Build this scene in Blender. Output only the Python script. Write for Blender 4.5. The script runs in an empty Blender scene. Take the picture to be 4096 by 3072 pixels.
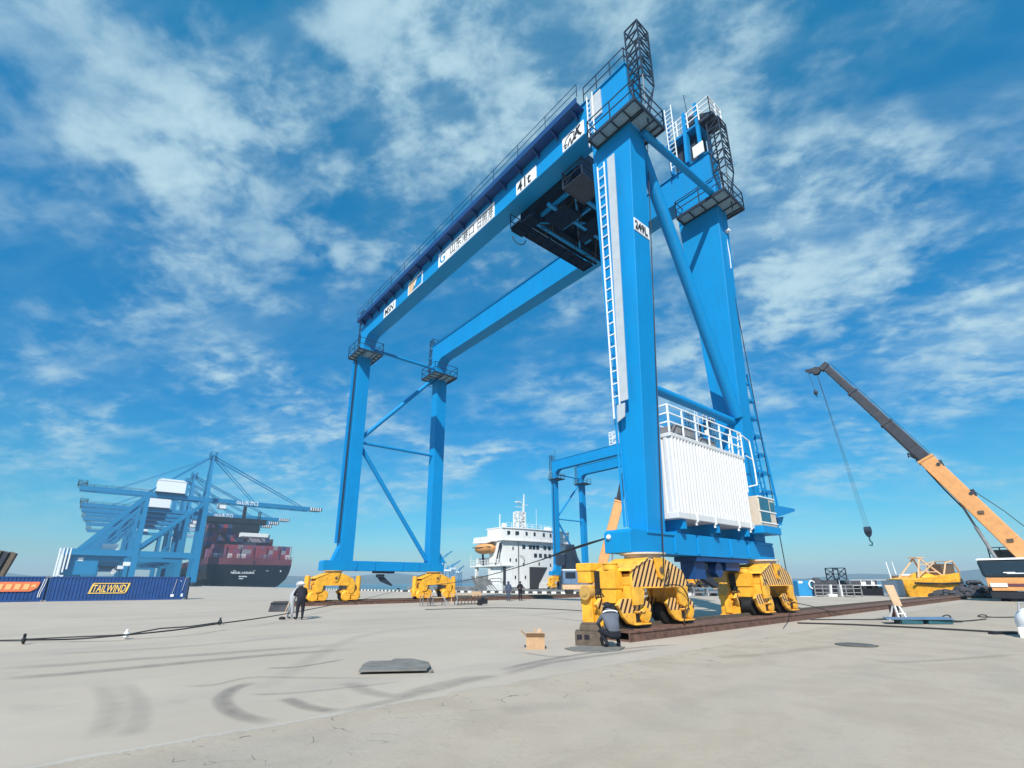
import bpy, bmesh, math, random
import numpy as np
from mathutils import Vector, Matrix
random.seed(7)
R = math.radians
sc = bpy.context.scene
COL = sc.collection

# ------------------------------------------------------------------ camera
CAM_YAW, CAM_PITCH, CAM_ROLL, CAM_F, CAM_PY = -0.8757, 0.2922, -0.0033, 1911.078, 1754.80
CAM_LOC = Vector((10.5299, -14.7461, 1.65))
def cam_axes():
    cy, sy = math.cos(CAM_YAW), math.sin(CAM_YAW)
    F = Vector((sy*math.cos(CAM_PITCH), cy*math.cos(CAM_PITCH), math.sin(CAM_PITCH)))
    Rt = Vector((cy, -sy, 0)); U = Rt.cross(F)
    c, s = math.cos(CAM_ROLL), math.sin(CAM_ROLL)
    return c*Rt+s*U, -s*Rt+c*U, F
CR, CU, CF = cam_axes()
cd = bpy.data.cameras.new('camera'); cam = bpy.data.objects.new('camera', cd); COL.objects.link(cam)
m = Matrix((CR, CU, -CF)).transposed().to_4x4(); m.translation = CAM_LOC
cam.matrix_world = m
cd.sensor_width = 36; cd.lens = CAM_F/4096*36
cd.shift_y = (CAM_PY-1536)/4096
cd.clip_start = .1; cd.clip_end = 20000
sc.camera = cam
def ray(px, py):
    return (CF+CR*((px-2048)/CAM_F)-CU*((py-CAM_PY)/CAM_F)).normalized()
def G(px, py, z=0.0):
    d = ray(px, py); t = (z-CAM_LOC.z)/d.z; return CAM_LOC+d*t
def AT(px, py, dist):
    d = ray(px, py); return CAM_LOC+d*(dist/math.hypot(d.x, d.y))

# ------------------------------------------------------------------ light, sky, exposure
SUN = Vector((0.45, -0.58, 0.68)).normalized()
sl = bpy.data.lights.new('sun', 'SUN'); so = bpy.data.objects.new('sun', sl); COL.objects.link(so)
sl.energy = 4.6; sl.angle = R(.5); sl.color = (1, .95, .87)
so.rotation_euler = SUN.to_track_quat('Z', 'Y').to_euler()
w = bpy.data.worlds.new('World'); sc.world = w; w.use_nodes = True
def sky():
    nt = w.node_tree; N = nt.nodes; L = nt.links; N.clear()
    def n(t, **k):
        x = N.new(t)
        for a, b in k.items(): setattr(x, a, b)
        return x
    def mth(op, a, b=None, c=None, clamp=False):
        x = n('ShaderNodeMath', operation=op); x.use_clamp = clamp
        for i, v in enumerate((a, b, c)):
            if v is None: continue
            if isinstance(v, (int, float)): x.inputs[i].default_value = v
            else: L.new(v, x.inputs[i])
        return x.outputs[0]
    out = n('ShaderNodeOutputWorld'); bg = n('ShaderNodeBackground')
    st = n('ShaderNodeTexSky', sky_type='NISHITA'); st.sun_disc = False
    st.sun_elevation = math.asin(SUN.z); st.sun_rotation = math.atan2(SUN.x, SUN.y)
    st.altitude = 0; st.air_density = 1.0; st.dust_density = .3; st.ozone_density = 3.0
    hs = n('ShaderNodeHueSaturation'); hs.inputs['Hue'].default_value = .472
    hs.inputs['Saturation'].default_value = 1.25; hs.inputs['Value'].default_value = 1.55
    L.new(st.outputs[0], hs.inputs['Color'])
    tc = n('ShaderNodeTexCoord'); sep = n('ShaderNodeSeparateXYZ'); L.new(tc.outputs['Generated'], sep.inputs[0])
    zz = mth('ADD', mth('MAXIMUM', sep.outputs[2], 0.0), .26)
    u = mth('DIVIDE', sep.outputs[0], zz); v = mth('DIVIDE', sep.outputs[1], zz)
    # rotate so that the streaks run across the view
    ca, sa = math.cos(R(38)), math.sin(R(38))
    a = mth('ADD', mth('MULTIPLY', u, ca), mth('MULTIPLY', v, sa))
    b = mth('SUBTRACT', mth('MULTIPLY', v, ca), mth('MULTIPLY', u, sa))
    def vec(sa_, sb_, o):
        c = n('ShaderNodeCombineXYZ'); L.new(mth('MULTIPLY', a, sa_), c.inputs[0]); L.new(mth('MULTIPLY', b, sb_), c.inputs[1])
        c.inputs[2].default_value = o; return c.outputs[0]
    def noise(vc, scale, det, rough, dist=0.0):
        t = n('ShaderNodeTexNoise'); L.new(vc, t.inputs['Vector'])
        t.inputs['Scale'].default_value = scale; t.inputs['Detail'].default_value = det
        t.inputs['Roughness'].default_value = rough; t.inputs['Distortion'].default_value = dist
        return t.outputs[0]
    def ramp(x, lo, hi, smooth=True):
        r = n('ShaderNodeMapRange'); r.interpolation_type = 'SMOOTHSTEP' if smooth else 'LINEAR'
        L.new(x, r.inputs[0]); r.inputs[1].default_value = lo; r.inputs[2].default_value = hi
        return r.outputs[0]
    big = noise(vec(1, 1.25, 5.3), 1.8, 6, .55, .25)           # where there is cloud at all
    mid = noise(vec(1, 1.2, 9.1), 9.5, 12, .55, .2)        # altocumulus lumps
    fine = noise(vec(1, 1.5, 2.2), 17.0, 8, .6, .3)           # small flecks
    wisp = noise(vec(.5, 1.9, 4.4), 3.2, 10, .6, .4)       # streaks
    cover = ramp(big, .39, .61)
    lumps = ramp(mth('ADD', mth('MULTIPLY', mid, .66), mth('MULTIPLY', fine, .34)), .40, .68)
    streak = ramp(wisp, .46, .78)
    m1 = mth('MULTIPLY', lumps, mth('MULTIPLY_ADD', cover, .85, .06))
    m2 = mth('MULTIPLY', streak, mth('MULTIPLY_ADD', cover, .38, .14))
    veil = mth('MULTIPLY', ramp(big, .44, .74), .22)
    inv = mth('MULTIPLY', mth('MULTIPLY', mth('SUBTRACT', 1.0, m1), mth('SUBTRACT', 1.0, m2)), mth('SUBTRACT', 1.0, veil))
    mask = mth('SUBTRACT', 1.0, inv)
    # denser puffs, placed by their direction in the sky
    for (px, py, s0, amt) in SKY_PUFFS:
        d = ray(px, py); dv = n('ShaderNodeVectorMath', operation='DISTANCE')
        L.new(tc.outputs['Generated'], dv.inputs[0]); dv.inputs[1].default_value = d
        f = ramp(mth('ADD', mth('MULTIPLY', dv.outputs['Value'], 1/s0), mth('MULTIPLY_ADD', mid, -3.6, 1.8)), 1.2, .0)
        mask = mth('SUBTRACT', 1.0, mth('MULTIPLY', mth('SUBTRACT', 1.0, mask), mth('SUBTRACT', 1.0, mth('MULTIPLY', f, amt))))
    mask = mth('MULTIPLY', mask, ramp(sep.outputs[2], .02, .26), clamp=True)
    # deeper towards the horizon band, as under a thin marine haze
    tone = n('ShaderNodeMix', data_type='RGBA', blend_type='MULTIPLY'); tone.inputs['Factor'].default_value = 1
    L.new(hs.outputs[0], tone.inputs['A'])
    cr = n('ShaderNodeValToRGB'); L.new(sep.outputs[2], cr.inputs[0]); e = cr.color_ramp.elements
    e[0].position = 0; e[0].color = (.40, .47, .50, 1); e[1].position = .9; e[1].color = (.2, .88, .98, 1)
    for p_, c_ in ((.12, (.18, .46, .56, 1)), (.30, (.05, .45, .66, 1)), (.55, (.05, .60, .82, 1))):
        q = e.new(p_); q.color = c_
    L.new(cr.outputs[0], tone.inputs['B'])
    mx = n('ShaderNodeMix', data_type='RGBA'); L.new(mask, mx.inputs['Factor'])
    L.new(tone.outputs['Result'], mx.inputs['A']); mx.inputs['B'].default_value = (3.75, 5.3, 6.0, 1)
    L.new(mx.outputs['Result'], bg.inputs[0]); bg.inputs[1].default_value = .10
    L.new(bg.outputs[0], out.inputs[0])
SKY_PUFFS = [(1850, 200, .06, .6), (2000, 340, .09, .6), (2120, 420, .06, .5), (1480, 80, .08, .6), (3340, 1020, .14, .65), (350, 420, .18, .3), (800, 520, .14, .3), (1000, 850, .16, .4), (1150, 760, .12, .3)]
sky()
sc.view_settings.view_transform = 'Standard'; sc.view_settings.look = 'None'
sc.view_settings.exposure = .45; sc.view_settings.gamma = 1
sc.cycles.use_denoising = True
sc.cycles.volume_bounces = 0; sc.cycles.max_bounces = 6

# ------------------------------------------------------------------ materials
def mat(name, col, rough=.5, metal=0.0, var=.12, vscale=3.0, bump=0.0, bscale=40.0, spec=.5, dirt=0.0, dirtcol=(.10, .07, .05), dscale=1.2):
    mm = bpy.data.materials.new(name); mm.use_nodes = True; nt = mm.node_tree; N = nt.nodes; L = nt.links
    p = N['Principled BSDF']; p.inputs['Roughness'].default_value = rough; p.inputs['Metallic'].default_value = metal
    p.inputs['Specular IOR Level'].default_value = spec
    tc = N.new('ShaderNodeTexCoord')
    ns = N.new('ShaderNodeTexNoise'); ns.inputs['Scale'].default_value = vscale; ns.inputs['Detail'].default_value = 6
    L.new(tc.outputs['Object'], ns.inputs['Vector'])
    mr = N.new('ShaderNodeMapRange'); L.new(ns.outputs[0], mr.inputs[0]); mr.inputs[1].default_value = .3; mr.inputs[2].default_value = .7
    mr.inputs[3].default_value = 1-var; mr.inputs[4].default_value = 1+var
    mx = N.new('ShaderNodeMix'); mx.data_type = 'RGBA'; mx.blend_type = 'MULTIPLY'; mx.inputs['Factor'].default_value = 1
    mx.inputs['A'].default_value = (*col, 1); L.new(mr.outputs[0], mx.inputs['B'])
    last = mx.outputs['Result']
    if dirt:
        n2 = N.new('ShaderNodeTexNoise'); n2.inputs['Scale'].default_value = dscale; n2.inputs['Detail'].default_value = 10; n2.inputs['Roughness'].default_value = .7
        L.new(tc.outputs['Object'], n2.inputs['Vector'])
        m2 = N.new('ShaderNodeMapRange'); L.new(n2.outputs[0], m2.inputs[0]); m2.inputs[1].default_value = .52; m2.inputs[2].default_value = .75; m2.inputs[4].default_value = dirt
        x2 = N.new('ShaderNodeMix'); x2.data_type = 'RGBA'; L.new(m2.outputs[0], x2.inputs['Factor'])
        L.new(last, x2.inputs['A']); x2.inputs['B'].default_value = (*dirtcol, 1); last = x2.outputs['Result']
    L.new(last, p.inputs['Base Color'])
    if bump:
        n3 = N.new('ShaderNodeTexNoise'); n3.inputs['Scale'].default_value = bscale; n3.inputs['Detail'].default_value = 4
        L.new(tc.outputs['Object'], n3.inputs['Vector'])
        bp = N.new('ShaderNodeBump'); bp.inputs['Strength'].default_value = bump; bp.inputs['Distance'].default_value = .02
        L.new(n3.outputs[0], bp.inputs['Height']); L.new(bp.outputs[0], p.inputs['Normal'])
    return mm
def stripe_mat(name, col, dark, sign, zmin):
    """yellow paint with diagonal dark warning stripes on its outer (+X) faces"""
    mm = mat(name, col, .5, var=.18, bump=.25, bscale=30, dirt=.8, dirtcol=(.28, .13, .04), dscale=4)
    nt = mm.node_tree; N = nt.nodes; L = nt.links; p = N['Principled BSDF']
    src = p.inputs['Base Color'].links[0].from_socket
    tc = N.new('ShaderNodeTexCoord'); s = N.new('ShaderNodeSeparateXYZ'); L.new(tc.outputs['Object'], s.inputs[0])
    ge = N.new('ShaderNodeSeparateXYZ'); L.new(tc.outputs['Normal'], ge.inputs[0])
    def mth(op, a, b, c=None):
        x = N.new('ShaderNodeMath'); x.operation = op
        for i, v in enumerate((a, b, c)):
            if v is None: continue
            if isinstance(v, (int, float)): x.inputs[i].default_value = v
            else: L.new(v, x.inputs[i])
        return x.outputs[0]
    q = mth('ADD', s.outputs[1], mth('MULTIPLY', s.outputs[2], -.55*sign))
    fr = mth('FRACT', mth('MULTIPLY', q, 4.4), 0.0)
    st = mth('LESS_THAN', fr, .44)
    zone = mth('MULTIPLY', mth('GREATER_THAN', ge.outputs[0], .8), mth('GREATER_THAN', s.outputs[2], zmin))
    k = mth('MULTIPLY', st, zone)
    x1 = N.new('ShaderNodeMix'); x1.data_type = 'RGBA'; L.new(mth('MULTIPLY', zone, .6), x1.inputs['Factor']); L.new(src, x1.inputs['A']); x1.inputs['B'].default_value = (.80, .50, .24, 1); src = x1.outputs['Result']
    x2 = N.new('ShaderNodeMix'); x2.data_type = 'RGBA'; L.new(k, x2.inputs['Factor']); L.new(src, x2.inputs['A']); x2.inputs['B'].default_value = (*dark, 1)
    L.new(x2.outputs['Result'], p.inputs['Base Color'])
    return mm
M = dict(
    blue=mat('crane_blue_paint', (.0002, .226, .53), .5, var=.045, spec=.3, vscale=.6, dirt=.12, dirtcol=(.02, .10, .2), dscale=.9),
    dsteel=mat('dark_steel', (.016, .028, .05), .5, var=.2),
    floor=mat('grating_floor', (.19, .31, .38), .7, var=.2, vscale=9),
    white=mat('white_paint', (.78, .79, .80), .45, var=.05, dirt=.15, dirtcol=(.45, .42, .36)),
    warmwhite=mat('ship_white', (.72, .71, .69), .5, var=.06, dirt=.25, dirtcol=(.45, .38, .3), dscale=.5),
    yellow=mat('yellow_paint', (.82, .40, .028), .5, var=.18, bump=.25, bscale=30, dirt=.8, dirtcol=(.26, .11, .03), dscale=4),
    panelwhite=mat('house_panel_white', (.60, .60, .61), .5, var=.04, dirt=.12, dirtcol=(.4, .38, .34)),
    navy=mat('navy_paint_and_shade', (.002, .045, .17), .5, var=.1),  # dark blue of the reel; on the tray, underside shade put into the colour
    trolleyshade=mat('trolley_shade', (.004, .016, .04), .8, var=.3, spec=.08),  # near-black: shade under the girders put into the colour
    cabin=mat('cabin_beige', (.55, .47, .38), .5, var=.08),
    blueglass=mat('blue_glass', (.02, .11, .17), .15, var=.1),
    tan=mat('tan_paint', (.50, .30, .08), .55, var=.12, dirt=.3),
    rubber=mat('black_rubber', (.012, .011, .011), .6, var=.2),
    rust=mat('rusty_steel', (.135, .07, .05), .8, var=.4, vscale=5, bump=.4, bscale=15, dirt=.7, dirtcol=(.045, .028, .024), dscale=2),
    oldsteel=mat('old_brown_steel', (.10, .075, .055), .8, var=.3, vscale=6, bump=.3, bscale=20),
    contblue=mat('container_blue', (.006, .05, .19), .5, var=.15, vscale=1.5, dirt=.25, dirtcol=(.02, .04, .09)),
    orange=mat('orange_panel', (.70, .17, .06), .5, var=.08),
    lorange=mat('pale_orange', (.85, .42, .16), .5, var=.05),
    gold=mat('yellow_letter', (.80, .52, .10), .5, var=.1),
    cranorange=mat('boom_orange', (.64, .30, .105), .5, var=.1, dirt=.3, dirtcol=(.35, .16, .08)),
    boomdark=mat('boom_dark', (.022, .024, .034), .45, var=.25, dirt=.4, dirtcol=(.1, .09, .09)),
    glass=mat('dark_glass', (.02, .03, .04), .12, var=.1),
    blackp=mat('black_paint', (.012, .013, .018), .5, var=.2),
    hullblack=mat('hull_black', (.012, .014, .022), .55, var=.25, vscale=.1),
    maroon=mat('maroon_paint', (.13, .035, .05), .6, var=.2, vscale=.1),
    stsblue=mat('quay_crane_blue', (.003, .18, .38), .55, var=.06),
    cable=mat('steel_cable', (.02, .02, .022), .6, var=.1),
    grey=mat('grey_steel', (.20, .20, .21), .6, var=.2),
    ladder=mat('ladder_panel_grey', (.42, .46, .50), .5, var=.06),
    card=mat('cardboard', (.45, .28, .16), .85, var=.12, vscale=6),
    darkplate=mat('dark_plate', (.165, .155, .14), .85, var=.25, vscale=4, bump=.5, bscale=60),
    manhole=mat('cast_iron', (.11, .11, .105), .7, var=.2),
    tankblue=mat('tank_blue', (.02, .24, .50), .5, var=.08),
    skin=mat('skin', (.36, .20, .13), .6, var=.08),
    black=mat('black_cloth', (.010, .010, .018), .9, var=.2),
    greycloth=mat('grey_cloth', (.10, .11, .14), .9, var=.15),
    palecloth=mat('pale_cloth', (.36, .37, .39), .9, var=.1),
    bluecloth=mat('blue_grey_cloth', (.05, .07, .12), .9, var=.15),
    helmet=mat('white_helmet', (.8, .8, .8), .3, var=.02),
    board=mat('tan_board', (.60, .40, .24), .8, var=.1),
    bluesheet=mat('blue_sheet', (.10, .17, .28), .6, var=.2),
    teal=mat('teal_block', (.02, .09, .11), .6, var=.2),
    rock=mat('dark_rubble', (.05, .05, .06), .9, var=.4, vscale=2),
    hill=mat('hill_green', (.05, .07, .05), .95, var=.3, vscale=.01),
    kerbwhite=mat('kerb_white', (.62, .62, .60), .8, var=.12), kerbblack=mat('kerb_black', (.03, .03, .03), .8, var=.2),
    hullgrey=mat('hull_grey', (.20, .20, .20), .7, var=.35, vscale=.6, dirt=.5, dirtcol=(.05, .05, .05), dscale=.8),
    darkint=mat('dark_interior', (.03, .032, .036), .9, var=.2),
)
def water_mat():
    mm = bpy.data.materials.new('sea_water'); mm.use_nodes = True; nt = mm.node_tree; p = nt.nodes['Principled BSDF']
    p.inputs['Base Color'].default_value = (.03, .07, .09, 1); p.inputs['Roughness'].default_value = .25
    t = nt.nodes.new('ShaderNodeTexNoise'); t.inputs['Scale'].default_value = .35; t.inputs['Detail'].default_value = 6
    tc = nt.nodes.new('ShaderNodeTexCoord'); nt.links.new(tc.outputs['Object'], t.inputs['Vector'])
    b = nt.nodes.new('ShaderNodeBump'); b.inputs['Strength'].default_value = .6; b.inputs['Distance'].default_value = .5
    nt.links.new(t.outputs[0], b.inputs['Height']); nt.links.new(b.outputs[0], p.inputs['Normal'])
    return mm
M['water'] = water_mat()
SEAM_A, SEAM_B = G(250, 3050), G(1330, 2858)
def ground_mat():
    mm = bpy.data.materials.new('concrete_ground'); mm.use_nodes = True; nt = mm.node_tree; N = nt.nodes; L = nt.links
    p = N['Principled BSDF']; p.inputs['Roughness'].default_value = .85; p.inputs['Specular IOR Level'].default_value = .25
    tc = N.new('ShaderNodeTexCoord')
    def mth(op, a, b=None, c=None, clamp=False):
        x = N.new('ShaderNodeMath'); x.operation = op; x.use_clamp = clamp
        for i, v in enumerate((a, b, c)):
            if v is None: continue
            if isinstance(v, (int, float)): x.inputs[i].default_value = v
            else: L.new(v, x.inputs[i])
        return x.outputs[0]
    def noise(scale, det=6, rough=.6, sx=1, sy=1, rot=0, dist=0):
        mp = N.new('ShaderNodeMapping'); L.new(tc.outputs['Object'], mp.inputs[0]); mp.inputs['Scale'].default_value = (sx, sy, 1); mp.inputs['Rotation'].default_value = (0, 0, rot)
        t = N.new('ShaderNodeTexNoise'); L.new(mp.outputs[0], t.inputs['Vector']); t.inputs['Scale'].default_value = scale
        t.inputs['Detail'].default_value = det; t.inputs['Roughness'].default_value = rough; t.inputs['Distortion'].default_value = dist
        return t.outputs[0]
    def rng(x, a, b, c=0.0, d=1.0):
        r = N.new('ShaderNodeMapRange'); r.interpolation_type = 'SMOOTHSTEP'; L.new(x, r.inputs[0])
        for i, v in enumerate((a, b, c, d)): r.inputs[i+1].default_value = v
        return r.outputs[0]
    def mix(f, a, b, blend='MIX'):
        x = N.new('ShaderNodeMix'); x.data_type = 'RGBA'; x.blend_type = blend
        if isinstance(f, (int, float)): x.inputs['Factor'].default_value = f
        else: L.new(f, x.inputs['Factor'])
        for k, v in (('A', a), ('B', b)):
            if isinstance(v, tuple): x.inputs[k].default_value = (*v, 1)
            else: L.new(v, x.inputs[k])
        return x.outputs['Result']
    sep = N.new('ShaderNodeSeparateXYZ'); L.new(tc.outputs['Object'], sep.inputs[0])
    d = (SEAM_B-SEAM_A).normalized(); nx, ny = -d.y, d.x
    if (CAM_LOC.x-SEAM_A.x)*nx+(CAM_LOC.y-SEAM_A.y)*ny < 0: nx, ny = -nx, -ny
    sd = mth('ADD', mth('ADD', mth('MULTIPLY', sep.outputs[0], nx), mth('MULTIPLY', sep.outputs[1], ny)), -(SEAM_A.x*nx+SEAM_A.y*ny))
    wob = noise(1.6, 4, .6)
    sdw = mth('ADD', sd, mth('MULTIPLY_ADD', wob, .5, -.25))
    near = rng(sdw, -.03, .08)                                 # 1 on the rough slab in front of the seam
    patch = noise(.12, 5, .6); fine = noise(14, 10, .75); streak = noise(.5, 6, .6, 1, .25, R(25)); mid = noise(.9, 7, .65, dist=.4)
    smooth = mix(rng(patch, .35, .65), (.388, .331, .272), (.430, .368, .304))
    rough = mix(rng(mid, .35, .65), (.356, .297, .234), (.410, .345, .272))
    c = mix(near, smooth, rough)
    c = mix(rng(streak, .48, .70, 0, .30), c, (.25, .24, .23))
    c = mix(rng(mid, .54, .74, 0, .30), c, (.25, .235, .215))
    c = mix(rng(noise(.45, 7, .7), .50, .68, 0, .30), c, (.42, .355, .29))
    c = mix(mth('MULTIPLY', rng(fine, .50, .72, 0, .42), mth('MULTIPLY_ADD', near, .8, .2)), c, (.22, .20, .18))
    c = mix(mth('MULTIPLY', rng(noise(40, 4, .7), .56, .70, 0, .35), near), c, (.46, .42, .37))
    # edge of the slab: a thin pale lip and a broken dark crack
    along = mth('ADD', mth('ADD', mth('MULTIPLY', sep.outputs[0], d.x), mth('MULTIPLY', sep.outputs[1], d.y)), -(SEAM_B.x*d.x+SEAM_B.y*d.y))
    lip = mth('MULTIPLY', mth('MULTIPLY', rng(sdw, -.10, -.02), rng(sdw, .05, 0.0)), rng(along, 2.6, .6)); c = mix(mth('MULTIPLY', lip, .35), c, (.47, .45, .42))
    vor = N.new('ShaderNodeTexVoronoi'); vor.feature = 'DISTANCE_TO_EDGE'; vor.inputs['Scale'].default_value = 2.6
    wv = N.new('ShaderNodeMix'); wv.data_type = 'VECTOR'; wv.inputs['Factor'].default_value = .12; L.new(tc.outputs['Object'], wv.inputs['A'])
    nzc = N.new('ShaderNodeTexNoise'); nzc.inputs['Scale'].default_value = 3; L.new(tc.outputs['Object'], nzc.inputs['Vector']); L.new(nzc.outputs['Color'], wv.inputs['B']); L.new(wv.outputs['Result'], vor.inputs['Vector'])
    crack = mth('MULTIPLY', rng(vor.outputs['Distance'], .02, .004), rng(noise(3.3, 3), .54, .60))
    crack = mth('MULTIPLY', crack, mth('MULTIPLY', near, rng(sd, 2.6, .3)))
    c = mix(mth('MULTIPLY', crack, .8), c, (.10, .095, .09))
    L.new(c, p.inputs['Base Color'])
    h = mth('ADD', mth('MULTIPLY', fine, mth('MULTIPLY_ADD', near, .8, .25)), mth('MULTIPLY', near, .6))
    h = mth('SUBTRACT', h, mth('MULTIPLY', crack, .7))
    b = N.new('ShaderNodeBump'); b.inputs['Strength'].default_value = .35; b.inputs['Distance'].default_value = .03
    L.new(h, b.inputs['Height']); L.new(b.outputs[0], p.inputs['Normal'])
    return mm
M['ground'] = ground_mat()
def streaks(mm, col, amt):
    nt = mm.node_tree; N = nt.nodes; L = nt.links; p = N['Principled BSDF']; src = p.inputs['Base Color'].links[0].from_socket
    tc = N.new('ShaderNodeTexCoord'); mp = N.new('ShaderNodeMapping'); L.new(tc.outputs['Object'], mp.inputs[0]); mp.inputs['Scale'].default_value = (5, 5, .22)
    t = N.new('ShaderNodeTexNoise'); L.new(mp.outputs[0], t.inputs['Vector']); t.inputs['Scale'].default_value = 1.3; t.inputs['Detail'].default_value = 9; t.inputs['Roughness'].default_value = .65
    r = N.new('ShaderNodeMapRange'); L.new(t.outputs[0], r.inputs[0]); r.inputs[1].default_value = .5; r.inputs[2].default_value = .74; r.inputs[4].default_value = amt
    x = N.new('ShaderNodeMix'); x.data_type = 'RGBA'; L.new(r.outputs[0], x.inputs['Factor']); L.new(src, x.inputs['A']); x.inputs['B'].default_value = (*col, 1)
    L.new(x.outputs['Result'], p.inputs['Base Color'])
streaks(M['blue'], (.02, .13, .26), .35); streaks(M['panelwhite'], (.42, .38, .32), .4); streaks(M['warmwhite'], (.40, .32, .24), .5); streaks(M['hullblack'], (.05, .04, .04), .4)
def mark_mat():
    """soot-grey tyre rubber, thinning towards its borders"""
    mm = bpy.data.materials.new('tyre_mark'); mm.use_nodes = True; nt = mm.node_tree; N = nt.nodes; L = nt.links
    p = N['Principled BSDF']; p.inputs['Base Color'].default_value = (.10, .10, .105, 1); p.inputs['Roughness'].default_value = .9
    at = N.new('ShaderNodeAttribute'); at.attribute_name = 'fade'
    tc = N.new('ShaderNodeTexCoord'); t = N.new('ShaderNodeTexNoise'); t.inputs['Scale'].default_value = 3.5; t.inputs['Detail'].default_value = 7; t.inputs['Roughness'].default_value = .7
    L.new(tc.outputs['Object'], t.inputs['Vector'])
    mr = N.new('ShaderNodeMapRange'); L.new(t.outputs[0], mr.inputs[0]); mr.inputs[1].default_value = .2; mr.inputs[2].default_value = .7; mr.inputs[3].default_value = .35
    mu = N.new('ShaderNodeMath'); mu.operation = 'MULTIPLY'; L.new(at.outputs['Fac'], mu.inputs[0]); L.new(mr.outputs[0], mu.inputs[1])
    L.new(mu.outputs[0], p.inputs['Alpha'])
    return mm
M['mark'] = mark_mat()

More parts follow.
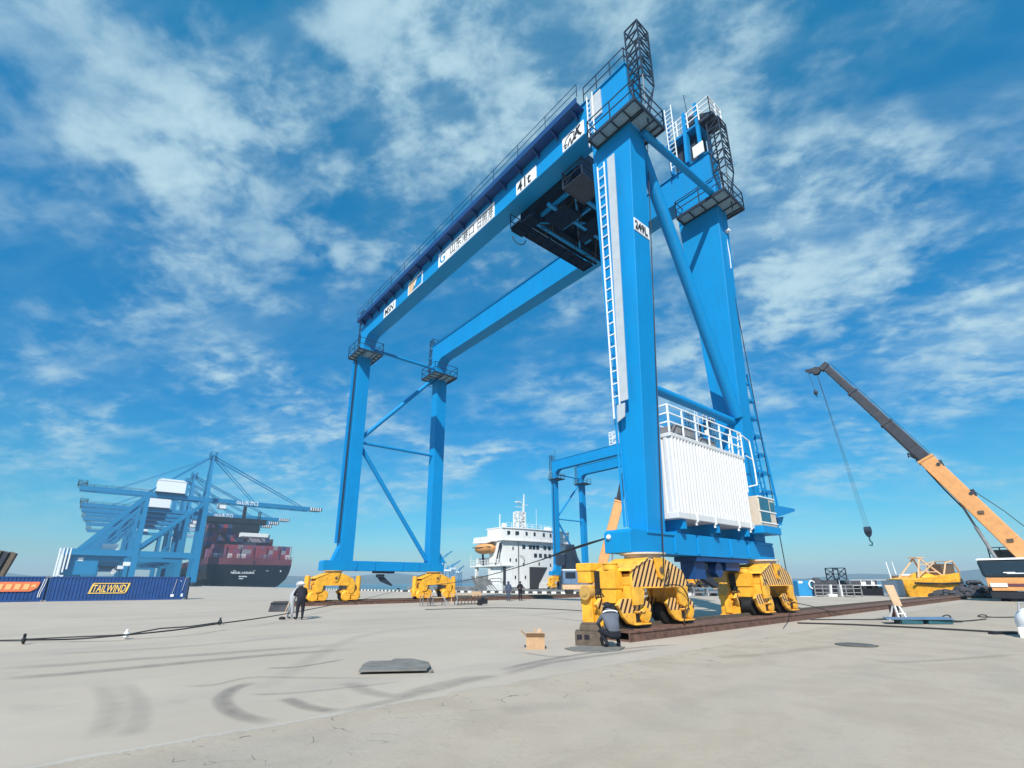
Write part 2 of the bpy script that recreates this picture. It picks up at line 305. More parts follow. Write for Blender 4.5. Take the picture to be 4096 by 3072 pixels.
# ------------------------------------------------------------------ mesh helpers
class MB:
    def __init__(s): s.v = []; s.f = []; s.mi = []; s.m = 0
    def add(s, vs, fs):
        o = len(s.v); s.v += [tuple(x) for x in vs]; s.f += [tuple(i+o for i in f) for f in fs]; s.mi += [s.m]*len(fs); return s
    def hexa(s, b, t):      # bottom 4 (ccw from above), top 4
        return s.add(list(b)+list(t), [(3, 2, 1, 0), (4, 5, 6, 7), (0, 1, 5, 4), (1, 2, 6, 5), (2, 3, 7, 6), (3, 0, 4, 7)])
    def box(s, x0, x1, y0, y1, z0, z1):
        if x0 > x1: x0, x1 = x1, x0
        if y0 > y1: y0, y1 = y1, y0
        if z0 > z1: z0, z1 = z1, z0
        return s.hexa([(x0, y0, z0), (x1, y0, z0), (x1, y1, z0), (x0, y1, z0)], [(x0, y0, z1), (x1, y0, z1), (x1, y1, z1), (x0, y1, z1)])
    def cbox(s, c, sz, rz=0.0):
        hx, hy, hz = sz[0]/2, sz[1]/2, sz[2]/2; ca, sa = math.cos(rz), math.sin(rz)
        P = [(c[0]+x*ca-y*sa, c[1]+x*sa+y*ca) for x, y in ((-hx, -hy), (hx, -hy), (hx, hy), (-hx, hy))]
        return s.hexa([(x, y, c[2]-hz) for x, y in P], [(x, y, c[2]+hz) for x, y in P])
    def bar(s, p, q, wd, ht=None, wd2=None, ht2=None, up=(0, 0, 1)):
        p, q = Vector(p), Vector(q); ht = ht or wd; wd2 = wd2 or wd; ht2 = ht2 or (ht if wd2 == wd else wd2)
        d = (q-p).normalized(); u = Vector(up)
        if abs(d.dot(u)) > .99: u = Vector((1, 0, 0))
        a = d.cross(u).normalized(); b = a.cross(d)
        B = [p+a*x*wd/2+b*y*ht/2 for x, y in ((-1, -1), (1, -1), (1, 1), (-1, 1))]
        T = [q+a*x*wd2/2+b*y*ht2/2 for x, y in ((-1, -1), (1, -1), (1, 1), (-1, 1))]
        return s.add(B+T, [(0, 1, 2, 3), (7, 6, 5, 4), (4, 5, 1, 0), (5, 6, 2, 1), (6, 7, 3, 2), (7, 4, 0, 3)])
    def cyl(s, p, q, r, r2=None, n=10, caps=True):
        p, q = Vector(p), Vector(q); r2 = r if r2 is None else r2
        d = (q-p).normalized(); u = Vector((0, 0, 1)) if abs(d.z) < .9 else Vector((1, 0, 0))
        a = d.cross(u).normalized(); b = d.cross(a)
        vs = []
        for c, rr in ((p, r), (q, r2)):
            vs += [c+(a*math.cos(2*math.pi*i/n)+b*math.sin(2*math.pi*i/n))*rr for i in range(n)]
        fs = [(i, (i+1) % n, n+(i+1) % n, n+i) for i in range(n)]
        if caps: fs += [tuple(range(n-1, -1, -1)), tuple(range(n, 2*n))]
        return s.add(vs, fs)
    def tube(s, pts, r, n=6):
        pts = [Vector(p) for p in pts]; o = len(s.v); m_ = len(pts)
        prev = None; vs = []
        for i, p in enumerate(pts):
            d = (pts[min(i+1, m_-1)]-pts[max(i-1, 0)]).normalized()
            u = prev if prev is not None else (Vector((0, 0, 1)) if abs(d.z) < .9 else Vector((1, 0, 0)))
            a = (u-d*u.dot(d)); a = a.normalized() if a.length > 1e-5 else d.orthogonal().normalized(); prev = a; b = d.cross(a)
            vs += [p+(a*math.cos(2*math.pi*k/n)+b*math.sin(2*math.pi*k/n))*r for k in range(n)]
        fs = [(i*n+k, i*n+(k+1) % n, (i+1)*n+(k+1) % n, (i+1)*n+k) for i in range(m_-1) for k in range(n)]
        fs += [tuple(range(n-1, -1, -1)), tuple((m_-1)*n+k for k in range(n))]
        return s.add(vs, fs)
    def prism(s, poly, axis, a, b):
        """2D polygon extruded along axis ('x': poly=(y,z); 'y': (x,z); 'z': (x,y))"""
        def P(q, t): return {'x': (t, q[0], q[1]), 'y': (q[0], t, q[1]), 'z': (q[0], q[1], t)}[axis]
        n = len(poly); vs = [P(q, a) for q in poly]+[P(q, b) for q in poly]
        fs = [tuple(range(n-1, -1, -1)), tuple(range(n, 2*n))]+[(i, (i+1) % n, n+(i+1) % n, n+i) for i in range(n)]
        return s.add(vs, fs)
    def sph(s, c, r, n=12, m_=8, sc_=(1, 1, 1)):
        vs = [(c[0], c[1], c[2]-r*sc_[2])]
        for j in range(1, m_):
            t = math.pi*j/m_
            vs += [(c[0]+r*sc_[0]*math.sin(t)*math.cos(2*math.pi*i/n), c[1]+r*sc_[1]*math.sin(t)*math.sin(2*math.pi*i/n), c[2]-r*sc_[2]*math.cos(t)) for i in range(n)]
        vs.append((c[0], c[1], c[2]+r*sc_[2])); fs = []
        for i in range(n):
            k = (i+1) % n; fs.append((0, 1+k, 1+i)); fs.append((len(vs)-1, 1+(m_-2)*n+i, 1+(m_-2)*n+k))
            for j in range(m_-2): fs.append((1+j*n+i, 1+j*n+k, 1+(j+1)*n+k, 1+(j+1)*n+i))
        return s.add(vs, fs)
    def rails(s, pts, h=1.1, r=.03, step=1.5, mids=(.5,), closed=False):
        pts = [Vector(p) for p in pts]; seg = list(zip(pts, pts[1:]+(pts[:1] if closed else [])))
        if not closed: seg = seg[:len(pts)-1]
        for p, q in seg:
            L_ = (q-p).length; k = max(1, round(L_/step)); up = Vector((0, 0, h))
            for i in range(k+1):
                c = p.lerp(q, i/k); s.bar(c, c+up, r*2)
            for f in (1,)+tuple(mids): s.bar(p+up*f, q+up*f, r*1.8)
        return s
    def lattice(s, x0, x1, y0, y1, z0, z1, n, r=.04, faces=('-y', '+x', '+y', '-x')):
        C = [(x0, y0), (x1, y0), (x1, y1), (x0, y1)]
        for x, y in C: s.bar((x, y, z0), (x, y, z1), r*2)
        fn = {'-y': (0, 1), '+x': (1, 2), '+y': (2, 3), '-x': (3, 0)}
        for i in range(n+1):
            z = z0+(z1-z0)*i/n
            for a, b in fn.values():
                s.bar((*C[a], z), (*C[b], z), r*1.6)
            if i < n:
                zn = z0+(z1-z0)*(i+1)/n
                for f in faces:
                    a, b = fn[f]
                    if i % 2: a, b = b, a
                    s.bar((*C[a], z), (*C[b], zn), r*1.5)
        return s
    def build(s, name, mats, parent=None, smooth=False, bevel=0.0, off=None):
        me = bpy.data.meshes.new(name)
        if off is not None: s.v = [(x-off[0], y-off[1], z-off[2]) for x, y, z in s.v]
        me.from_pydata(s.v, [], s.f)
        for mm in (mats if isinstance(mats, (list, tuple)) else [mats]): me.materials.append(M[mm] if isinstance(mm, str) else mm)
        me.polygons.foreach_set('material_index', s.mi)
        if smooth: me.polygons.foreach_set('use_smooth', [True]*len(me.polygons))
        bm = bmesh.new(); bm.from_mesh(me); bmesh.ops.recalc_face_normals(bm, faces=bm.faces); bm.to_mesh(me); bm.free()
        o = bpy.data.objects.new(name, me); COL.objects.link(o)
        if parent: o.parent = parent
        if bevel:
            b = o.modifiers.new('bevel', 'BEVEL'); b.width = bevel; b.segments = 2; b.limit_method = 'ANGLE'; b.angle_limit = R(40)
        if smooth:
            me.set_sharp_from_angle(angle=R(40))
        return o
def tag(o, label=None, cat=None, group=None, kind=None):
    for k, v in (('label', label), ('category', cat), ('group', group), ('kind', kind)):
        if v: o[k] = v
    return o
def thing(name, label, cat, loc=(0, 0, 0), rz=0.0, group=None):
    o = bpy.data.objects.new(name, None); COL.objects.link(o); o.location = loc; o.rotation_euler = (0, 0, rz); o.empty_display_size = .3
    return tag(o, label, cat, group)
def kids(o): return [c for c in bpy.data.objects if c.parent == o]
def copy_tree(o, parent=None, skip=()):
    c = o.copy(); COL.objects.link(c); c.parent = parent
    for ch in kids(o):
        if ch.name.split('.')[0] in skip: continue
        copy_tree(ch, c, skip)
    return c
def text(body, size, matn, parent, loc, face, name='lettering', shear=0.0, sx=1.0, bold=0.0, align='LEFT'):
    cu = bpy.data.curves.new('t', 'FONT'); cu.body = body; cu.size = size; cu.shear = shear; cu.align_x = align; cu.offset = bold; cu.resolution_u = 3
    cu.extrude = .004
    t = bpy.data.objects.new('t', cu); COL.objects.link(t)
    bpy.context.view_layer.update()
    me = bpy.data.meshes.new_from_object(t.evaluated_get(bpy.context.evaluated_depsgraph_get()))
    bpy.data.objects.remove(t); bpy.data.curves.remove(cu)
    me.name = name; me.materials.clear(); me.materials.append(M[matn])
    o = bpy.data.objects.new(name, me); COL.objects.link(o); o.parent = parent; o.location = loc
    o.rotation_euler = {'-y': (R(90), 0, 0), '+x': (R(90), 0, R(90)), 'up': (0, 0, 0)}[face] if isinstance(face, str) else face
    o.scale = (sx, 1, 1)
    return o
def structure(o): o['kind'] = 'structure'; return o

# ------------------------------------------------------------------ setting
QUAY = [(-900, 31.2), (-76, 31.2), (-18, 44.2), (-14, 57.5), (60, 60), (320, 60)]
def setting():
    b = MB(); P = [(-900, -600), (320, -600)]+QUAY[::-1]
    n = len(P); zb = -4
    b.add([(x, y, 0) for x, y in P]+[(x, y, zb) for x, y in P], [tuple(range(n))]+[(i, (i+1) % n, n+(i+1) % n, n+i) for i in range(n)])
    structure(b.build('ground', 'ground'))
    b = MB(); S = 3600; b.add([(-S, -S, -2.6), (S, -S, -2.6), (S, S, -2.6), (-S, S, -2.6)], [(0, 1, 2, 3)]); structure(b.build('water', 'water'))
    # hills far across the water
    rnd = random.Random(3); b = MB()
    a0, a1, n = R(20), R(195), 150; vs = []; fs = []
    for i in range(n+1):
        a = a0+(a1-a0)*i/n; x, y = math.cos(a), math.sin(a)
        right = max(0, 1-(i/n)/.55)
        h = 34+52*right+14*math.sin(i*.23)+9*math.sin(i*.61+1)+rnd.uniform(-3, 3)
        for d, z in ((2500, -2.7), (2750, h*.6), (3000, h), (3300, -2.7)): vs.append((x*d, y*d, z))
    for i in range(n):
        for k in range(3): o = i*4+k; fs.append((o, o+4, o+5, o+1))
    b.add(vs, fs); structure(b.build('hills', 'hill', smooth=True))
setting()
def kerb():
    o = thing('quay_kerb', 'black and white painted kerb running along the quay edge before the white ship', 'kerb', (-76, 31, 0))
    bw, bb = MB(), MB()
    for (p, q) in (((-400, 30.9), (-76, 30.9)), ((-76, 30.9), (-18.3, 43.9)), ((-18.3, 43.9), (-14.3, 57.2))):
        p, q = Vector((*p, 0)), Vector((*q, 0)); L_ = (q-p).length; st = .85; k = int(L_/st); d = (q-p).normalized(); a = math.atan2(d.y, d.x)
        for i in range(k):
            c = p+d*(i+.5)*st; (bw if i % 2 else bb).cbox((c.x, c.y, .16), (st-.006, .4, .32 if i % 2 else .29), a)
    bw.build('white_block', 'kerbwhite', o, off=o.location); bb.build('black_block', 'kerbblack', o, off=o.location)
kerb()
def marks():
    rib = []
    Z7 = 1/1.106; Z8 = 1/1.0553
    def q7(*p): return [(x*Z7, 2400+y*Z7) for x, y in p]
    def q8(*p): return [(2000+x*Z8, 2400+y*Z8) for x, y in p]
    rib += [(q7((1135, 366), (1080, 376), (1030, 395), (992, 425), (985, 450), (1005, 480), (1050, 508), (1120, 530), (1210, 545)), .11, .5),
            (q7((1255, 437), (1290, 448), (1340, 468), (1400, 483), (1500, 494)), .10, .5),
            (q7((430, 370), (475, 420), (490, 470), (480, 530), (430, 620)), .13, .2), (q7((540, 360), (600, 430), (615, 490), (600, 560), (560, 610)), .12, .2),
            (q7((0, 347), (220, 334), (450, 314), (700, 290), (950, 266), (1250, 240), (1600, 216)), .2, .42),
            (q7((0, 302), (300, 287), (550, 266), (850, 246), (1150, 224), (1500, 200)), .22, .30),
            (q7((1170, 303), (1300, 299), (1400, 285), (1530, 262)), .07, .5),
            (q7((800, 384), (950, 376), (1110, 344), (1330, 345), (1700, 348)), .06, .3),
            (q7((1100, 420), (1250, 416), (1480, 395), (1800, 360)), .05, .3),
            (q7((1480, 385), (1560, 375), (1620, 405), (1760, 425), (1900, 385), (2050, 352), (2212, 330)), .13, .3),
            (q7((1480, 500), (1700, 455), (1900, 405), (2110, 352), (2212, 338)), .11, .3),
            (q8((0, 300), (120, 270), (260, 243), (420, 220), (640, 196), (760, 190)), .09, .5),
            (q8((0, 322), (180, 272), (340, 246), (500, 225), (680, 203)), .12, .4),
            (q8((0, 470), (180, 455), (400, 440)), .2, .10), (q8((90, 222), (200, 238), (300, 240)), .05, .5),
            (q8((1580, 260), (1750, 262), (2212, 230)), .10, .25), (q8((900, 245), (1100, 232), (1400, 200), (1700, 190)), .16, .2),
            (q7((1130, 410), (1600, 160), (2000, 110)), .18, .14)]
    # parallel tracks further back
    rib += [([(1300, 2500), (1600, 2478), (2100, 2462), (2500, 2440)], .14, .25), ([(150, 2620), (700, 2590), (1200, 2545)], .2, .2)]
    b = MB(); fade = []
    lift = .006
    for px, wd, amt in rib:
        P = [G(x, y) for x, y in px]
        # resample
        Q = []
        for i in range(len(P)-1):
            p0, p1, p2, p3 = P[max(i-1, 0)], P[i], P[i+1], P[min(i+2, len(P)-1)]
            for k in range(8):
                t = k/8; Q.append(.5*((2*p1)+(p2-p0)*t+(2*p0-5*p1+4*p2-p3)*t*t+(3*p1-p0-3*p2+p3)*t**3))
        Q.append(P[-1]); n = len(Q); o = len(b.v); vs = []
        for i, p in enumerate(Q):
            d = Q[min(i+1, n-1)]-Q[max(i-1, 0)]; d.normalize(); s_ = Vector((-d.y, d.x, 0))
            e = min(1, i/(n*.15), (n-1-i)/(n*.15))
            for j, f in enumerate((0, .75, 1, .75, 0)):
                vs.append((p.x+s_.x*wd*(j-2)*.75, p.y+s_.y*wd*(j-2)*.75, lift)); fade.append(f*amt*e*.8)
        lift += .0004
        b.add(vs, [(i*5+j, i*5+j+1, (i+1)*5+j+1, (i+1)*5+j) for i in range(n-1) for j in range(4)])
    ob = b.build('tyre_marks', 'mark'); structure(ob)
    at = ob.data.attributes.new('fade', 'FLOAT', 'POINT'); at.data.foreach_set('value', fade)
    ob.visible_shadow = True
marks()

# ------------------------------------------------------------------ rail mounted gantry cranes
for _k, _s in (('A', 1), ('B', -1)):
    M['stripe'+_k] = stripe_mat('striped_yellow', (.82, .41, .04), (.035, .012, .008), _s, 1.5)
    M['stripelow'+_k] = stripe_mat('striped_yellow_low', (.82, .405, .04), (.035, .012, .008), _s, .74)
XL0, XL1 = -29.93, -28.96            # left legs
def bogie(parent, x, y, stripe, inner):
    """x,y: pivot; its own mesh is the equaliser, everything else hangs under it"""
    sm = stripe or 'yellow'
    b = MB()
    eq = [(-1.5, 1.52), (-1.48, 1.98), (-.62, 2.36), (.55, 2.36), (1.38, 2.02), (1.58, 1.7), (1.6, 1.3), (1.52, .95), (1.35, .84), (1.12, .92), (1.0, 1.2), (.92, 1.46), (-.86, 1.5), (-1.0, .98), (-1.42, .96)]
    for s in (-1, 1):
        b.prism(eq, 'x', s*.62, s*.52)
    b.box(-.52, .52, -1.42, 1.36, 1.56, 1.9); b.hexa([(-.52, -.6, 1.9), (.52, -.6, 1.9), (.52, .6, 1.9), (-.52, .6, 1.9)], [(-.5, -.5, 2.34), (.5, -.5, 2.34), (.5, .5, 2.34), (-.5, .5, 2.34)])
    b.hexa([(-.72, -1.62, 1.98), (.66, -1.56, 1.98), (.66, -.62, 2.36), (-.72, -.62, 2.36)], [(-.72, -1.6, 2.04), (.66, -1.54, 2.04), (.66, -.6, 2.42), (-.72, -.6, 2.42)])
    b.box(.5, .70, -1.0, .95, 1.46, 1.50)
    for s in (-1, 1): b.box(-.5, .5, s*1.08, s*1.4, .96, 1.56)
    eqo = b.build('bogie', sm, parent, bevel=.012); eqo.location = (x, y, 0)
    # pivot boss plate and pin
    b = MB(); V = [(-.30, 2.42), (.30, 2.42), (.2, 1.98), (.12, 1.80), (0, 1.73), (-.12, 1.80), (-.2, 1.98)]
    b.prism(V, 'x', .625, .70); b.build('pivot_plate', 'yellow', eqo, bevel=.01)
    b = MB(); b.cyl((.66, 0, 2.02), (.73, 0, 2.02), .11, n=16); b.build('pivot_pin', 'oldsteel', eqo)
    b = MB(); b.cyl((0, 0, 2.36), (0, 0, 2.54), .62, n=24); b.cyl((0, 0, 2.54), (0, 0, 2.598), .78, n=24); b.build('turntable', 'cabin' if stripe else 'tan', eqo)
    for k, ty in enumerate((-1.28, 1.28)):
        b = MB(); tr = [(-.84, .98), (-.60, 1.16), (.42, 1.18), (.70, 1.06)]+[(.44+.44*math.cos(R(q)), .79+.43*math.sin(R(q))) for q in range(25, -91, -14)]+[(-.02, .36), (-.34, .44), (-.56, .62), (-.70, .84)]
        for s in (-1, 1):
            b.prism([(ty+p, q) for p, q in tr], 'x', s*.48, s*.36)
        b.box(-.36, .36, ty-.12, ty+.12, .78, 1.12); b.box(-.36, .36, ty+.66, ty+.84, .5, .95)
        b.box(.34, .62, ty-.1, ty+.62, .38, .43); b.box(.36, .60, ty-.04, ty+.4, .74, .79)
        t = b.build('wheel_truck', sm.replace('stripe', 'stripelow'), eqo, bevel=.02)
        b = MB()
        b.cyl((.475, ty+.46, .66), (.56, ty+.46, .66), .27 if inner else .37, .22 if inner else .30, n=22)
        b.build('bearing_housing', 'yellow', t, smooth=True)
        if not inner:
            b = MB(); b.cyl((.475, ty-.30, .66), (.58, ty-.30, .66), .40, .32, n=22); b.build('bearing_housing', 'yellow', t, smooth=True)
        b = MB(); b.box(.481, .49, ty+.02, ty+.34, .46, .70); b.build('access_slot', 'rubber', t)
        for wy in (-.40, .42):
            b = MB(); b.cyl((-.13, ty+wy, .66), (.13, ty+wy, .66), .29, n=22); b.cyl((-.2, ty+wy, .66), (-.13, ty+wy, .66), .33, n=22); b.cyl((.13, ty+wy, .66), (.2, ty+wy, .66), .33, n=22)
            b.build('wheel', 'rubber', t, smooth=True)
    # drive motors and brake boxes on the inner side
    if inner:
        b = MB(); b.box(-1.42, -.98, -2.0, -1.5, .2, 1.55); b.box(-1.5, -1.42, -1.95, -1.6, .9, 1.2); b.box(-1.3, -.55, -1.9, -1.6, .95, 1.25); b.box(-1.46, -.94, -2.06, -1.44, .18, .3); b.box(-1.2, -.9, -2.07, -2.0, .35, .9); b.box(-.98, -.6, -1.95, -1.6, .3, .85); b.build('drive_housing', 'yellow', eqo, bevel=.02, off=(-.24, -.12, 0))
        b = MB(); b.cyl((-1.14, -2.14, 1.32), (-1.14, -1.9, 1.32), .23, n=22); b.cyl((-1.14, -2.17, 1.32), (-1.14, -2.14, 1.32), .1, n=12); b.build('motor', 'tan', eqo, smooth=True, off=(-.24, -.12, 0))
        b = MB(); b.box(-.95, -.66, -1.86, -1.62, 1.26, 2.0); b.box(-.6, -.02, -1.93, -1.62, .86, 1.0); b.build('dark_gap_bar', 'rubber', eqo, bevel=.02, off=(-.24, -.12, 0))  # black bars added as the shade in the gaps between drive parts
        b = MB(); b.box(-1.58, -1.0, -1.98, -1.42, 1.62, 2.22); b.box(-1.61, -.97, -2.01, -1.39, 2.0, 2.26); b.build('motor_cover', 'yellow' if stripe == 'stripeA' else 'tan', eqo, bevel=.025, off=(-.24, -.12, 0))
        b = MB(); b.box(-.62, -.02, -1.98, -1.58, 1.45, 2.02); b.cyl((-.32, -1.78, 2.02), (-.32, -1.78, 2.2), .24, n=20); b.cyl((-.32, -1.78, 2.2), (-.32, -1.78, 2.235), .27, n=20); b.box(-.60, -.05, -1.94, -1.6, 1.02, 1.45); b.build('brake_unit', 'yellow', eqo, bevel=.02, off=(-.24, -.12, 0))
        b = MB()
        for k in range(4): b.tube([(-.9+k*.08, -1.8, 1.5), (-.85+k*.1, -1.95, 1.25), (-.75+k*.1, -1.9, 1.0+k*.05)], .025)
        b.build('hose', 'rubber', eqo, off=(-.24, -.12, 0))
    else:
        for yy in (-2.02, 2.0):
            b = MB(); b.cyl((.2, yy, .75), (.2, yy, 2.05), .21, n=18); b.cyl((.2, yy, 2.05), (.2, yy, 2.2), .19, n=18); b.box(0, .4, yy-.2, yy+.2, .5, .85); b.box(-.2, .2, yy*.72-.1, yy*.72+.1, 1.1, 1.5); b.build('buffer_post', 'yellow', eqo, smooth=True, bevel=.02)
        b = MB()
        for yy in (-1.0, 1.05): b.box(-.5, .44, yy-.34, yy+.34, 1.0, 1.5)
        b.build('motor_cover', 'grey', eqo, bevel=.03)
    return eqo
def platform(parent, x0, x1, y0, y1, z, hx0, hx1, hy0, hy1):
    b = MB()
    for (a, c, d, e) in ((x0, x1, y0, hy0), (x0, x1, hy1, y1), (x0, hx0, hy0, hy1), (hx1, x1, hy0, hy1)):
        if c-a > .02 and e-d > .02: b.box(a+.01, c-.01, d+.01, e-.01, z, z+.05)
    o = b.build('platform', 'floor', parent)
    b = MB()
    for (p, q) in (((x0, y0), (x1, y0)), ((x1, y0), (x1, y1)), ((x1, y1), (x0, y1)), ((x0, y1), (x0, y0))): b.bar((*p, z-.02), (*q, z-.02), .07, .16)
    b.bar((x0, hy0-.06, z-.04), (x1, hy0-.06, z-.04), .05, .1); b.bar((x0, hy1+.06, z-.04), (x1, hy1+.06, z-.04), .05, .1)
    k = 4
    for i in range(1, k):
        xx = x0+(x1-x0)*i/k; b.bar((xx, y0, z-.03), (xx, hy0, z-.03), .04, .08); b.bar((xx, hy1, z-.03), (xx, y1, z-.03), .04, .08)
    for i in range(1, 3):
        yy = y0+(y1-y0)*i/3; b.bar((hx1, yy, z-.03), (x1, yy, z-.03), .04, .08)
    b.build('edge_beam', 'dsteel', o)
    b = MB(); b.rails([(x0, y0, z), (x1, y0, z), (x1, y1, z), (x0, y1, z)], 1.1, .022, 1.2, closed=True); b.build('railing', 'dsteel', o)
    return o
def sign(parent, x0, x1, z0, z1, y, name='sign_board', m_='white'):
    b = MB(); b.box(x0, x1, y-.03, y-.002, z0, z1); return b.build(name, m_, parent)
def gantry(name, label, loc):
    T = thing(name, label, 'gantry crane', loc, group='blue gantry cranes')
    def p(b, n, m_, par=None, **k): return b.build(n, m_, par or T, **k)
    # girders with curved knees over the left legs
    for y0, y1, far in ((.3, 1.4, 0), (8.09, 9.19, 1)):
        arc = [(-28.96+1.15*(1-math.cos(a)), 22.5+1.14*math.sin(a)) for a in [R(90)*i/7 for i in range(8)]]
        poly = [(1.08, 23.64), (1.08, 25.59), (XL0, 25.59), (XL0, 21.6), (-28.96, 21.6)]+arc
        b = MB().prism(poly, 'y', y0, y1)
        for k in range(10): x = -27.0+k*2.85; b.box(x, x+.035, y0-.006, y0+.01, 23.70, 25.2)
        g = p(b, 'girder', 'blue', bevel=.004)
        b = MB(); b.box(XL0-.05, 1.14, y0-.08, y1+.08, 25.592, 25.65); b.box(XL0+.1, 1.0, (y0+y1)/2-.06, (y0+y1)/2+.06, 25.65, 25.8); p(b, 'trolley_rail', 'blue', g)
        if not far:
            # cable tray and walkway carried along the outer face
            b = MB(); b.box(-29.6, -1.55, y0-.62, y0-.012, 25.22, 25.30); b.box(-29.6, -1.55, y0-.62, y0-.56, 25.30, 25.60)
            for k in range(19): b.prism([(y0-.6, 25.215), (y0-.012, 25.215), (y0-.012, 24.8)], 'x', -29+k*1.5, -28.94+k*1.5)
            p(b, 'cable_tray', 'navy', g)  # navy carries the shade of the tray's underside
            b = MB(); b.rails([(-29.6, y0-.6, 25.6), (-1.5, y0-.6, 25.6)], .85, .014, 2.3, (.5,)); p(b, 'walkway_rail', 'dsteel', g)
            b = MB(); b.rails([(-1.5, y0-.05, 25.65), (1.1, y0-.05, 25.65), (1.1, y1, 25.65)], 1.0, .02, 1.0); p(b, 'handrail', 'dsteel', g)
        else:
            b = MB(); b.rails([(-29.6, y0+.1, 25.65), (-6, y0+.1, 25.65)], .25, .012, 4, ()); p(b, 'walkway_rail', 'dsteel', g)
    # right legs: wide at the top, narrow at the foot, leaning slightly together
    for yb, yt, far in ((-.03, .2, 0), (8.32, 8.14, 1)):
        b = MB(); d = 1.12; xl = 1.34 if far else 1.16
        b.hexa([(-.40, yb, 3.4), (.40, yb, 3.4), (.40, yb+d, 3.4), (-.40, yb+d, 3.4)], [(-xl, yt, 23.635), (1.16, yt, 23.635), (1.16, yt+d, 23.635), (-xl, yt+d, 23.635)])
        lg = p(b, 'leg', 'blue', bevel=.02)
        b = MB(); b.box(-.6, .6, yb-.3, yb+d+.3, 3.28, 3.395); p(b, 'foot_plate', 'blue', lg, bevel=.02)
        if not far:
            s = MB(); s.hexa([(.735, .02, 15.85), (.775, .02, 15.85), (.775, 1.2, 15.85), (.735, 1.2, 15.85)], [(.775, .02, 16.9), (.815, .02, 16.9), (.815, 1.2, 16.9), (.775, 1.2, 16.9)])
            s = MB(); x = lambda z: .40+(z-3.4)/20.235*.76+.004
            s.hexa([(x(16.05), .12, 16.05), (x(16.05)+.025, .12, 16.05), (x(16.05)+.025, 1.2, 16.05), (x(16.05), 1.2, 16.05)], [(x(16.65), .12, 16.65), (x(16.65)+.025, .12, 16.65), (x(16.65)+.025, 1.2, 16.65), (x(16.65), 1.2, 16.65)])
            sg = p(s, 'number_sign', 'white', lg)
            t = text('249L', .56, 'blackp', sg, (x(16.65)+.032, .15, 16.15), '+x', bold=.012, sx=.80)
            # ladder with its grey windscreen panel up the near face
            b = MB(); yy = lambda z: -.03+(z-3.4)/20.235*.23
            def xs(z): return -.40-(z-3.4)/20.235*.76
            z0, z1 = 8.4, 20.4
            b.hexa([(xs(z0)+.42, yy(z0)-.34, z0), (xs(z0)+.78, yy(z0)-.34, z0), (xs(z0)+.78, yy(z0)-.30, z0), (xs(z0)+.42, yy(z0)-.30, z0)], [(xs(z1)+1.02, yy(z1)-.34, z1), (xs(z1)+1.42, yy(z1)-.34, z1), (xs(z1)+1.42, yy(z1)-.30, z1), (xs(z1)+1.02, yy(z1)-.30, z1)])
            b.hexa([(xs(7.6)+.2, yy(7.6)-.34, 7.6), (xs(7.6)+.55, yy(7.6)-.34, 7.75), (xs(7.6)+.55, yy(7.6)-.30, 7.75), (xs(7.6)+.2, yy(7.6)-.30, 7.6)], [(xs(8.3)+.25, yy(8.3)-.34, 8.3), (xs(8.3)+.62, yy(8.3)-.34, 8.3), (xs(8.3)+.62, yy(8.3)-.30, 8.3), (xs(8.3)+.25, yy(8.3)-.30, 8.3)])
            p(b, 'wind_panel', 'ladder', lg)
            b = MB()
            for z in [z0+.3+i*(z1-z0-.5)/21 for i in range(22)]:
                b.bar((xs(z)+.05+(z-8)*.03, yy(z)-.3, z), (xs(z)+.36+(z-8)*.036, yy(z)-.3, z), .04)
            b.bar((xs(z0)+.05, yy(z0)-.3, z0-.6), (xs(z1)+.42, yy(z1)-.3, z1), .05); b.bar((xs(z0)+.36, yy(z0)-.3, z0-.6), (xs(z1)+.81, yy(z1)-.3, z1), .05)
            p(b, 'ladder', 'white', lg)
            b = MB(); b.tube([(xs(8)+.02, yy(8)-.1, 3.6), (xs(20)+.04, yy(20)-.1, 21)], .05); b.tube([(xs(8)+.14, yy(8)-.08, 3.6), (xs(20)+.16, yy(20)-.08, 21)], .035); p(b, 'conduit', 'blue', lg)
        else:
            # caged ladder on the far edge
            b = MB(); y = yb+d
            oy = lambda z: 10.96-(z-5.36)*.167
            for s_ in (.1, .5): b.bar((s_, oy(5.0)-.75, 5.0), (s_, oy(12)-.45, 12.0), .06)
            for i in range(24): z = 5.3+i*.28; b.bar((.1, oy(z)-.74+(z-5)*.043, z), (.5, oy(z)-.74+(z-5)*.043, z), .03)
            for i in range(7):
                z = 5.9+i*.95; o_ = oy(z); b.box(.02, .62, o_-.06, o_, z, z+.16); b.box(.0, .06, 9.43, o_, z, z+.12); b.box(.56, .62, 9.43, o_, z, z+.12)
            b.bar((.6, oy(5.0), 5.0), (.6, oy(12.2), 12.2), .09); b.bar((.04, oy(5.0), 5.0), (.04, oy(12.2), 12.2), .06)
            p(b, 'caged_ladder', 'blue', lg)
            b = MB(); b.bar((.9, 8.95, 20.2), (1.0, 8.95, 20.55), .04); b.box(.9, 1.25, 8.85, 9.05, 20.5, 20.62); b.tube([(1.0, 8.95, 20.5), (1.02, 8.98, 19.0), (.98, 9.0, 18.2)], .025); p(b, 'floodlight', 'white', lg)
